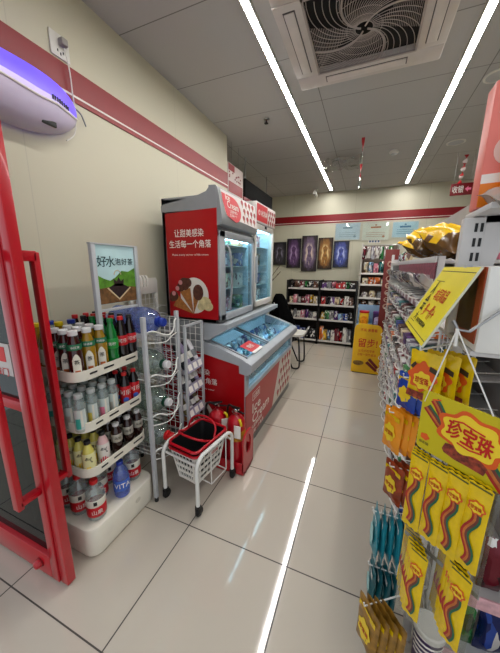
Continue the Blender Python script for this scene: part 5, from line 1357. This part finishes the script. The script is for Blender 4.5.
def gondola_goods():
    rd = random.Random(77)
    cyc = ['silver', 'maroon', 'grey', 'brown', 'dark', 'teal', 'white', 'red', 'cream', 'dark', 'maroon', 'green', 'grey', 'purple', 'brown', 'brown', 'blue', 'orange']
    cyc2 = ['maroon', 'brown', 'silver', 'dark', 'grey', 'white', 'cream', 'green', 'red', 'blue']
    for i, z in enumerate(LV):
        big = i == 7
        gap = (LV[i + 1] - z if i < 7 else .15)
        for k in range(14):
            w = (GY1 - GY0) / 14; y = GY1 - w * (k + .5)
            c = cyc[(k * 5 + i * 7) % 18] if i < 7 else ['silver', 'white', 'dark', 'silver', 'grey', 'white'][k % 6]
            if i < 3 and k > 9: c = cyc2[(k * 3 + i) % 10]
            lab = '%s snack pack, %s from far end on the %s shelf up of the aisle gondola' % (c, ORD[k], LN[i])
            h = round(min(gap - .07, .10), 3)
            if big:
                o = good('pouch', .16, .06, .14, (GX + .07, y, z + .075), -PI / 2, c, lab, 'silver snack bags on the aisle gondola', 'snack_pack', 'packet')
                o.rotation_euler = (.9, rd.uniform(-.2, .2), -PI / 2 + rd.uniform(-.25, .25))
            else:
                o = good('carton', .155, .2, max(.035, round(h * .7, 3)), (GX + .108, y, z + .019 if i else z + .007), -PI / 2, c, lab, 'snack packs on the aisle gondola', 'snack_pack', 'packet')
                o.rotation_euler = (-.12 if i else -.02, 0, -PI / 2); o.rotation_euler = (0, -.118 if i else -.02, 0); o.rotation_euler.rotate_axis('Z', -PI / 2)
    # crumpled yellow chip bags on the top tray
    M_chip = mat('chip_yellow', (.88, .70, .08), .25, var=.1, bump=.4); M_chipb = mat('chip_brown', (.36, .24, .07), .25, var=.25, bump=.4)
    for k, (x, y, z, rz, tl, lab) in enumerate(((.42, 1.95, 1.66, .6, .45, 'yellow and brown snack bag lying on gondola top, nearest the slotted upright'), (.38, 2.22, 1.67, .2, .35, 'yellow and brown snack bag in the middle of three on gondola top'), (.40, 2.52, 1.65, .8, .3, 'dark ended snack bag furthest along the three on gondola top'))):
        mb = MB(); M = Matrix.Rotation(rz, 4, 'Z') @ Matrix.Rotation(tl, 4, 'X'); mb.pillow(.24, .32, .13, M, 18, 20, .12, .016, k)
        r2 = random.Random(k)
        for v in mb.bm.verts: v.co += Vector((math.sin(v.co.y * 60 + k), math.sin(v.co.x * 55 + 2 * k), math.sin(v.co.x * 48 + v.co.y * 70))) * .007
        for f in mb.bm.faces:
            c = M.inverted() @ f.calc_center_median()
            if c.z > .0 and c.y > -.05 + .03 * math.sin(c.x * 40): f.material_index = 1
        o = one('snack_bag', mb, [M_chipb, M_chip], lab, 'snack bag', 'yellow snack bags on gondola top', sharp=60); o.location = (x, y, z)
    for k, (c, y, h, lab) in enumerate((('pink', 1.62, .20, 'pink upright carton on the gondola top beside slotted upright'), ('white', 1.75, .17, 'white upright carton on gondola top behind the pink one'), ('cream', 3.25, .10, 'cream low pack on the gondola top past the yellow bags'), ('maroon', 3.45, .11, 'maroon pack on the gondola top toward the far end'), ('green', 3.65, .13, 'green pack on the gondola top close to the far end'), ('silver', 3.85, .12, 'silver pack at the far end of gondola top'))):
        good('carton' if k < 2 else 'pouch', .13, .09 if k > 1 else .12, h, (.50 if k < 2 else .38, y, 1.547 if k < 2 else 1.55), -PI / 2, c, lab, 'packs on the gondola top', 'snack_pack', 'packet')
gondola_goods()

# orange carton with its awning sign
def near_goods():
    x, ya, yb, z0, z1 = .262, .805, .98, 1.309, 1.515
    t = thing('display_carton', 'white carton with orange brown face behind the yellow sloping sign', 'carton', (x + .05, 1.0, z0))
    part('carton_body', MB().box(x, x + .10, ya, yb, z0, z1, .003), M_white, t)
    f = part('printed_face', MB().box(x - .003, x, ya + .012, yb - .003, z0 + .018, z1 - .002), mat('carton_orange', (.60, .24, .08), .45, var=.12), t)
    mb = MB(); rd = random.Random(12); X = frame((x - .003, 0, 0), (0, -1, 0), (0, 0, 1))
    mb.prism([(-yb + .01, z0 + .035), (-ya - .045, z0 + .045), (-ya - .05, z1 - .03), (-yb + .01, z1 - .03)], X, .0008)
    part('dark_picture', mb, mat('picture_dark', (.22, .11, .05), .5, var=.5, scale=28), f)
    mb = MB(); mb.box(x + .058, x + .062, ya - .001, ya + .001, z0 + .01, z1 - .01); part('edge_line', mb, mat('carton_line', (.35, .38, .42), .5), t)
    # sloping yellow sign
    s = thing('price_sign', 'yellow sloping price sign with black and red characters on the gondola edge', 'sign', (.25, .99, 1.51))
    o = Vector((.154, 1.165, 1.305)); v = Vector((.098, 0, .207)); H = v.length; L = .345
    M = frame(o, (0, -1, 0), v)
    part('card', MB().prism([(0, 0), (L, 0), (L, H), (0, H)], M, .0015), mat('sign_yellow', (.90, .83, .10), .35, var=.04), s)
    for a in (L - .001, -.003): part('sleeve_edge', MB().box(a, a + .004, 0, H, -.002, .003, 0, M), mat('sleeve_edge', (.80, .80, .70), .3), s)
    T = lambda a, b: M @ Matrix.Translation((a, b, .0016))
    mb = MB(); mb.text('人', .045, T(.075, .155), .04, bold=.006); mb.text('会', .06, T(.078, .10), .045, bold=.01); mb.text('大', .028, T(.082, .05), .035, bold=.008)
    mb.text('多买多优惠活动', .014, T(.18, .042), .13, bold=.01)
    for b in (.012, H - .016): mb.prism([(.015, b), (L - .01, b), (L - .01, b + .002), (.015, b + .002)], M, .0022)
    mb.prism([(.03, .178), (.13, .178), (.13, .1795), (.03, .1795)], M, .0022); mb.prism([(.03, .028), (.10, .028), (.10, .0295), (.03, .0295)], M, .0022)
    part('black_lettering', mb, M_letk, s)
    mb = MB(); mb.text('本层商品', .040, T(.195, .137), .135, bold=.004); mb.text('多一件+', .046, T(.19, .082), .13, bold=.006)
    part('red_lettering', mb, mat('sign_red_ink', (.84, .20, .06), .5), s)
    mb = MB(); mb.box(.25, .266, .93, .96, 1.505, 1.52, .002); part('clip', mb, M_greyl, s)
    # pink box, orange bag and foil bag on the upper shelf
    p = thing('snack_box', 'pink and orange upright snack box at top right on the upper shelf', 'box', (.33, 1.03, 1.671))
    part('box_body', MB().box(.266, .43, 1.0, 1.06, 1.672, 1.98, .003), mat('box_pink', (.88, .47, .42), .4), p)
    X = frame((0, .9995, 0), (1, 0, 0), (0, 0, 1))
    mb = MB(); mb.prism([(.267, 1.675), (.42, 1.675), (.42, 1.74), (.267, 1.735)], X, .001); part('orange_band', mb, mat('box_orange', (.92, .50, .10), .4), p)
    mb = MB(); mb.prism([(.267, 1.735), (.42, 1.74), (.42, 1.765), (.267, 1.758)], X, .001); part('white_band', mb, M_letw, p)
    mb = MB(); mb.ell(.314, 1.815, .030, .035, X, .0012, 18); mb.ell(.344, 1.80, .035, .03, X, .0014, 18); part('cream_print', mb, mat('cream_print', (.90, .76, .72), .45), p)
    mb = MB(); mb.ell(.326, 1.862, .014, .012, X, .002, 12); mb.ell(.306, 1.822, .010, .006, X, .002, 10); part('berry_print', mb, mat('berry', (.55, .08, .18), .45), p)
    part('lettering', MB().text('F', .045, frame((.298, .9988, 1.925), (1, 0, 0), (0, 0, 1)), .03, bold=.03), M_letw, p)
    mb = MB(); M2 = frame((0, 0, 0), (.95, -.3, 0), (-.15, -.1, 1)); mb.pillow(.09, .17, .04, M2, 8, 10)
    o = one('snack_bag', mb, mat('bag_orange', (.92, .58, .10), .3, var=.12, bump=.2), 'orange snack bag leaning against the pink box at top right', 'snack bag'); o.location = (.345, .965, 1.765)
    mb = MB(); mb.pillow(.16, .13, .05, frame((0, 0, 0), (1, .1, 0), (0, .9, .25)), 12, 12, .1, .012, 4)
    o = one('foil_bag', mb, mat('foil', (.72, .68, .64), .25, .5, bump=.5), 'crumpled silver foil bag lying below the pink snack box', 'snack bag'); o.location = (.345, .93, 1.68)
near_goods()

# hanging candy strip with its header card
AZ = math.atan2(-.66, .75); UX = Vector((.75, -.66, 0)).normalized(); NN = Vector((-.66, -.75, 0)).normalized()
HP = Vector((.165, .8, 0))
M_cy = mat('candy_yellow', (.86, .72, .035), .26, var=.14, scale=25, bump=.12); M_cg = mat('candy_card_green', (.76, .69, .04), .35, var=.06)
M_fl = mat('flower_yellow', (.93, .80, .16), .4); M_flo = mat('flower_orange', (.84, .34, .08), .4, var=.1); M_flr = mat('script_red', (.75, .10, .05), .45)
BELT = [mat('belt_red', (.62, .12, .08), .45, var=.2, scale=60), mat('belt_orange', (.72, .40, .16), .45, var=.2, scale=60), mat('belt_brown', (.42, .20, .16), .5, var=.2, scale=60), mat('belt_green', (.10, .36, .24), .45, var=.2, scale=60)]
def flower(mb, cx, cy, rx, ry, X, d, n=7, amp=.10):
    mb.prism([(cx + rx * (1 + amp * math.cos(n * a)) * math.cos(a), cy + ry * (1 + amp * math.cos(n * a)) * math.sin(a)) for a in [2 * PI * k / 56 for k in range(56)]], X, d)
def ribbon_belt(mb, pts, w, X, d, nb=4):
    """parallel coloured stripes along a path in X's plane"""
    P = [Vector((p[0], p[1])) for p in pts]
    for b in range(nb):
        mb.mi = b; lo = -w / 2 + w * b / nb; hi = lo + w / nb; A_ = []; B_ = []
        for i, p in enumerate(P):
            dv = P[min(i + 1, len(P) - 1)] - P[max(i - 1, 0)]; nn = Vector((-dv.y, dv.x)).normalized()
            a, c = p + nn * lo, p + nn * hi
            A_.append(mb.bm.verts.new(X @ Vector((a.x, a.y, d)))); B_.append(mb.bm.verts.new(X @ Vector((c.x, c.y, d))))
        for i in range(len(P) - 1): mb.face([A_[i], A_[i + 1], B_[i + 1], B_[i]])
def header_card():
    s = thing('header_card', 'large yellow green header card with rainbow belts and red script hanging by strings', 'sign', HP, AZ); local(s)
    X = frame((0, 0, 0), (1, 0, 0), (0, 0, 1)); x0, x1, z0, z1 = .006, .205, 1.035, 1.20
    part('card', MB().prism([(a, b) for a, b in rrect(x0, x1, z0, z1, .012)], X, .003), M_cg, s)
    q = .0036; mb = MB()
    ribbon_belt(mb, [(.036, 1.183), (.047, 1.17), (.060, 1.150), (.075, 1.128)], .022, X, q); part('rainbow_belt', mb, BELT, s); mb = MB(); ribbon_belt(mb, [(.020, 1.158), (.036, 1.143), (.055, 1.125), (.075, 1.110)], .022, X, q)
    part('rainbow_belt', mb, BELT, s); mb = MB(); ribbon_belt(mb, [(.150, 1.10), (.165, 1.085), (.182, 1.066), (.203, 1.045)], .030, X, q)
    part('rainbow_belt', mb, BELT, s)
    mb = MB(); mb.prism([(.030, 1.183), (.052, 1.190), (.050, 1.186), (.032, 1.180)], X, .004); flower(mb, .124, 1.128, .072, .055, X, .0040); part('orange_petals', mb, M_flo, s)
    mb = MB(); flower(mb, .124, 1.128, .061, .046, X, .0048); part('yellow_flower', mb, M_fl, s)
    mb = MB(); mb.prism([(.075, 1.085), (.09, 1.09), (.12, 1.083), (.15, 1.085), (.165, 1.075), (.16, 1.055), (.13, 1.056), (.10, 1.055), (.075, 1.06), (.07, 1.068)], X, .0042); part('sugar_print', mb, mat('sugar_brown', (.52, .20, .12), .55, var=.6, scale=120), s)
    mb = MB(); mb.text('珍宝珠', .044, frame((.122, -.0050, 1.127), (1, 0, -.10), (.05, 0, 1)), .094, bold=.045)
    mb.tube([(.085, -.0056, 1.152), (.105, -.0056, 1.157), (.13, -.0056, 1.151), (.15, -.0056, 1.148)], .002, 5); mb.tube([(.10, -.0056, 1.102), (.125, -.0056, 1.098), (.15, -.0056, 1.103)], .002, 5)
    part('red_script', mb, M_flr, s)
    mb = MB(); flower(mb, .026, 1.073, .011, .009, X, .004, 5); part('small_emblem', mb, M_flo, s)
    part('small_print', MB().text('酸条糖', .008, frame((.026, -.0042, 1.056), (1, 0, 0), (0, 0, 1)), .024), M_letk, s)
    a = Vector((.057, 0, 1.372))
    mb = MB(); mb.tube([a, (.012, -.002, 1.168)], .0018, 5); mb.tube([a, (.155, -.002, 1.20)], .0018, 5); mb.tube([a, (.057, .004, 1.33)], .004, 5)
    part('string', mb, M_white, s, 'white strings')
    k = thing('hanger_sheet', 'clear plastic hanger strip that carries the rows of yellow candy packs', 'hanger', HP, AZ); local(k)
    part('sheet', MB().box(.008, .195, .006, .0072, .46, 1.05, .0004), M_film, k)
    for z in (1.012, .735): part('clip_row', MB().box(.006, .197, .0074, .0094, z - .003, z + .010, .0008), mat('clip_grey', (.6, .6, .58), .35), k)
    W = Matrix.Rotation(-AZ, 4, 'Z')
    L = lambda p: W @ (Vector(p) - HP)
    part('wire_hook', MB().tube([L((.30, .826, 1.42)), L((.30, .80, 1.42)), L((.235, .775, 1.365)), L((.2095, .766, 1.37)), L((.2, .772, 1.39))], .0035, 6), M_steel, k)
header_card()
def candy_packs():
    # prototype: slim yellow pack with emblem and a wavy rainbow belt
    t = thing('candy_pack', '', 'candy pack', (0, 0, 0), AZ, 'slim yellow candy packs on the hanging strip'); local(t)
    w, h = .047, .225; X = frame((0, 0, h / 2), (1, 0, 0), (0, 0, 1))
    part('wrapper', MB().pillow(w, h, .012, X, 6, 14, .10), M_cy, t)
    F = frame((0, -.0085, h / 2), (1, 0, 0), (0, 0, 1))
    mb = MB(); ribbon_belt(mb, [(-.002 + .008 * math.sin(k * .62 + .6), .052 - k * .0103) for k in range(15)], .018, F, 0); part('belt_print', mb, BELT, t)
    mb = MB(); flower(mb, .002, .062, .0165, .0165, F, .0008); part('emblem_petals', mb, M_flo, t)
    mb = MB(); flower(mb, .002, .062, .0128, .0128, F, .0014); part('emblem_flower', mb, M_fl, t)
    part('emblem_script', MB().text('珍宝珠', .010, F @ Matrix.Translation((.002, .062, .0016)), .021, bold=.02, res=1), M_flr, t)
    mb = MB(); mb.box(-.021, .021, -.002, -.0012, h - .006, h - .002); part('seal_stripe', mb, mat('seal_olive', (.35, .34, .08), .4), t)
    first = True
    # columns: (s centre of the front pack, bottom z, count, step along the card, name)
    cols = ((.030, .795, 4, -.004, 'upper row left column'), (.082, .800, 3, -.004, 'upper row middle column beside the strip'), (.128, .805, 4, -.006, 'upper row right of the post'), (.172, .812, 3, -.007, 'upper row right end'),
            (.066, .515, 6, -.0095, 'lower row left of the post'), (.152, .545, 5, -.0095, 'lower row right of the post'))
    cols = ((.030, .795, 3, -.004, 'upper row at the left end'), (.078, .800, 2, -.004, 'upper row just left of the post'), (.122, .805, 3, -.006, 'upper row just right of the post'), (.166, .812, 3, -.007, 'upper row at the right end'),
            (.068, .515, 6, -.0105, 'lower row left of the post'), (.165, .565, 6, -.0105, 'lower row right of the post'))
    for s, z, n, st, nm in cols:
        for k in range(n):
            p = HP + UX * (s + st * k) - NN * (.009 * k) + NN * .016; p.z = z + .002 * k
            lab = 'slim yellow candy pack, %s, %s' % (nm, 'front one' if k == 0 else '%s behind the front' % ORD[k - 1])
            if first: t.location = p; t['label'] = lab; first = False; o = t
            else: o = dup(t, p, AZ + random.uniform(-.05, .05), lab)
candy_packs()
def hung_bags():
    # wider yellow and orange candy bags on the hook at the left
    t = thing('candy_bag', '', 'candy bag', (0, 0, 0), AZ, 'wide yellow candy bags on the wire hook'); local(t)
    w, h = .10, .150; X = frame((0, 0, h / 2), (1, 0, 0), (0, 0, 1))
    part('wrapper', MB().pillow(w, h, .022, X, 10, 12, .10), M_cy, t)
    F = frame((0, -.0138, h / 2), (1, 0, 0), (0, 0, 1))
    mb = MB(); flower(mb, 0, .004, .040, .044, F, .0008, 8, .12); part('orange_petals', mb, M_flo, t)
    mb = MB(); flower(mb, .002, -.008, .026, .026, F, .0016, 7); part('yellow_flower', mb, M_fl, t)
    part('red_script', MB().text('珍宝珠', .021, F @ Matrix.Translation((.002, -.008, .0020)), .040, bold=.03, res=1), M_flr, t)
    mb = MB(); mb.prism([(-.042, -.068), (.042, -.068), (.040, -.046), (-.040, -.046)], F, .0008); part('candy_print', mb, mat('sugar_brown', (.52, .20, .12), .55, var=.6, scale=120), t)
    mb = MB(); mb.prism([(.018, .028), (.044, .020), (.044, .034), (.020, .042)], F, .0022); part('dark_belt', mb, mat('belt_dark', (.22, .18, .10), .5), t); mb = MB(); mb.prism([(-.038, .028), (-.026, .044), (-.020, .038), (-.030, .022)], F, .0022); part('dark_belt', mb, mat('belt_dark', (.22, .18, .10), .5), t)
    B0 = Vector((.19, .915, 1.115))
    t.location = B0; t['label'] = 'wide yellow candy bag with orange flower, front one on the wire hook'
    for k in (1, 2):
        p = B0 - NN * .038 * k + UX * .022 * k; p.z = B0.z
        dup(t, p, AZ - .1 * k, 'wide yellow candy bag with orange flower, %s behind the front one' % ORD[k - 1])
    hk = lambda p0, p1, nm_, lab: one('wire_hook', MB().tube([p0, p1, (p1[0] - .002, p1[1], p1[2] + .016)], .003, 6), M_whitem, lab, 'hook', 'white wire hooks on the grid panel', loc=p0)
    hk((.345, 1.10, 1.278), (.165, .895, 1.278), '', 'white wire hook carrying the wide yellow candy bags')
    # bags on hooks that point into the aisle
    specs = [('teal', (.12, .50, .56), 1.10, .292, .225, .095, 5, .135, 'teal snack bag', 'middle hook'),
             ('deep teal', (.06, .36, .40), 1.10, .045, .19, .095, 4, .145, 'deep teal snack bag', 'low hook'),
             ('mixed', (.55, .40, .14), .90, .055, .215, .11, 4, .125, 'orange and teal candy bag', 'lowest near hook'),
             ('blue', (.10, .25, .62), 1.22, .935, .15, .10, 3, .20, 'blue and yellow snack bag', 'upper hook'),
             ('orange', (.62, .36, .12), 1.22, .735, .185, .10, 3, .165, 'orange snack bag with yellow flower', 'second hook'),
             ('terracotta', (.55, .22, .10), 1.16, .535, .17, .10, 3, .185, 'terracotta snack bag', 'third hook')]
    for nm, c, y, z, h, w, n, x0, lab, hn in specs:
        m = mat('bag_' + nm.replace(' ', '_'), c, .3, var=.45 if nm in ('mixed', 'orange', 'terracotta') else .2, scale=34, bump=.15)
        hk((.345, max(y, 1.07), z + h - .014), (x0 - .02, y, z + h - .014), '', 'white wire hook carrying the %ss on the grid' % lab)
        tw = .12 if 'teal' in nm else .62
        T = thing('snack_bag', '%s, front one on the %s' % (lab, hn), 'snack bag', (x0, y, z), -PI / 2 + tw, lab + 's on the wire grid'); local(T)
        X = frame((0, 0, h / 2), (1, 0, 0), (0, 0, 1))
        part('wrapper', MB().pillow(w, h, .022, X, 8, 12, .1, .004, n), m, T)
        F = frame((0, -.0145, h / 2), (1, 0, 0), (0, 0, 1))
        mb = MB(); flower(mb, 0, -.01, w * .30, h * .22, F, .0008); part('printed_flower', mb, {'teal': mat('print_pale', (.6, .8, .8), .4), 'deep teal': mat('print_pale', (.6, .8, .8), .4), 'blue': M_fl}.get(nm, M_fl), T)
        if nm in ('mixed', 'orange', 'terracotta'):
            part('red_script', MB().text('珍宝珠', .02, F @ Matrix.Translation((0, -.01, .0012)), w * .45, bold=.03, res=1), M_flr, T)
        mb = MB(); mb.prism([(-w * .42, h * .28), (w * .42, h * .28), (w * .42, h * .38), (-w * .42, h * .38)], F @ Matrix.Translation((0, 0, -.005)), .0008); part('title_band', mb, M_letw if 'teal' in nm else M_cy, T)
        rd = random.Random(len(nm))
        for k in range(1, n):
            dup(T, (x0 + .027 * k, y + rd.uniform(-.006, .006), z), -PI / 2 + tw + rd.uniform(-.12, .12), '%s, %s behind front on the %s' % (lab, ORD[k - 1], hn))
    # goods on the end shelves behind
    for k, (x, c, z, h, lab) in enumerate(((.455, 'green', .071, .24, 'green snack bag on the low end shelf at bottom right'), (.56, 'blue', .071, .25, 'blue snack bag on the low end shelf at bottom right edge'), (.42, 'white', .361, .2, 'white and pink bag on the upper end shelf behind the candy packs'), (.53, 'maroon', .361, .22, 'maroon bag on the upper end shelf behind the candy packs'))):
        good('pouch', .105, .07, h, (x, 1.06, z), .05, c, lab, 'bags on the end shelves', 'snack_bag', 'snack bag')
    for k, (x, c, h, lab) in enumerate(((.42, 'brown', .16, 'brown carton on the wire bay shelf behind the candy card'), (.53, 'grey', .18, 'grey carton behind the hanging candy near the right edge'))):
        pass
    b = thing('cup_tub', 'white lidded purple tub on the floor below the hanging candy packs', 'tub', (.315, .86, .0)); local(b); b.location = (.335, .962, 0)
    part('tub_body', MB().lathe([(.036, 0), (.038, .004), (.049, .19), (.050, .195)], seg=22), mat('tub_purple', (.25, .10, .22), .35), b)
    part('lid', MB().lathe([(.051, .190), (.053, .194), (.053, .214), (.047, .218), (.045, .212), (.002, .212)], seg=22), M_white, b)
    mb = MB()
    for k in range(4): mb.wrap(.0442 + .0024 * k, -2.9, -.2, .095 + .024 * k, .104 + .024 * k)
    part('stripe_print', mb, M_letw, b)
hung_bags()

# ------------------------------------------------------------------ lamps, world, camera
def area(name, loc, rot, sx, sy, power, col):
    l = bpy.data.lights.new(name, 'AREA'); l.shape = 'RECTANGLE'; l.size = sx; l.size_y = sy; l.energy = power; l.color = col
    o = bpy.data.objects.new(name, l); COL.objects.link(o); o.location = loc; o.rotation_euler = rot; return o
w = bpy.data.worlds.new('World'); S.world = w; w.use_nodes = True
bg = w.node_tree.nodes['Background']; bg.inputs['Color'].default_value = (.55, .58, .62, 1); bg.inputs['Strength'].default_value = 1.5

cam = bpy.data.cameras.new('camera'); co = bpy.data.objects.new('camera', cam); COL.objects.link(co)
pit, yaw, rol, fpx = .216728, .391319, .00739, 275.346
fw = Vector((-math.sin(yaw) * math.cos(pit), math.cos(yaw) * math.cos(pit), -math.sin(pit)))
rr = Vector((math.cos(yaw), math.sin(yaw), 0)); uu = rr.cross(fw)
r2 = rr * math.cos(rol) + uu * math.sin(rol); u2 = -rr * math.sin(rol) + uu * math.cos(rol)
Mx = Matrix((r2, u2, -fw)).transposed().to_4x4(); Mx.translation = (0, 0, 1.5116)
co.matrix_world = Mx
cam.sensor_fit = 'HORIZONTAL'; cam.sensor_width = 36; cam.lens = 36 * fpx / 500; cam.clip_start = .02
S.camera = co
S.view_settings.view_transform = 'Standard'; S.view_settings.look = 'None'; S.view_settings.gamma = 1; S.view_settings.exposure = 0.0
S.view_settings.use_curve_mapping = False
S.cycles.max_bounces = 10; S.cycles.transparent_max_bounces = 16; S.cycles.transmission_bounces = 8; S.cycles.glossy_bounces = 5
S.cycles.use_denoising = True; S.cycles.caustics_reflective = False; S.cycles.caustics_refractive = False; S.cycles.sample_clamp_indirect = 6
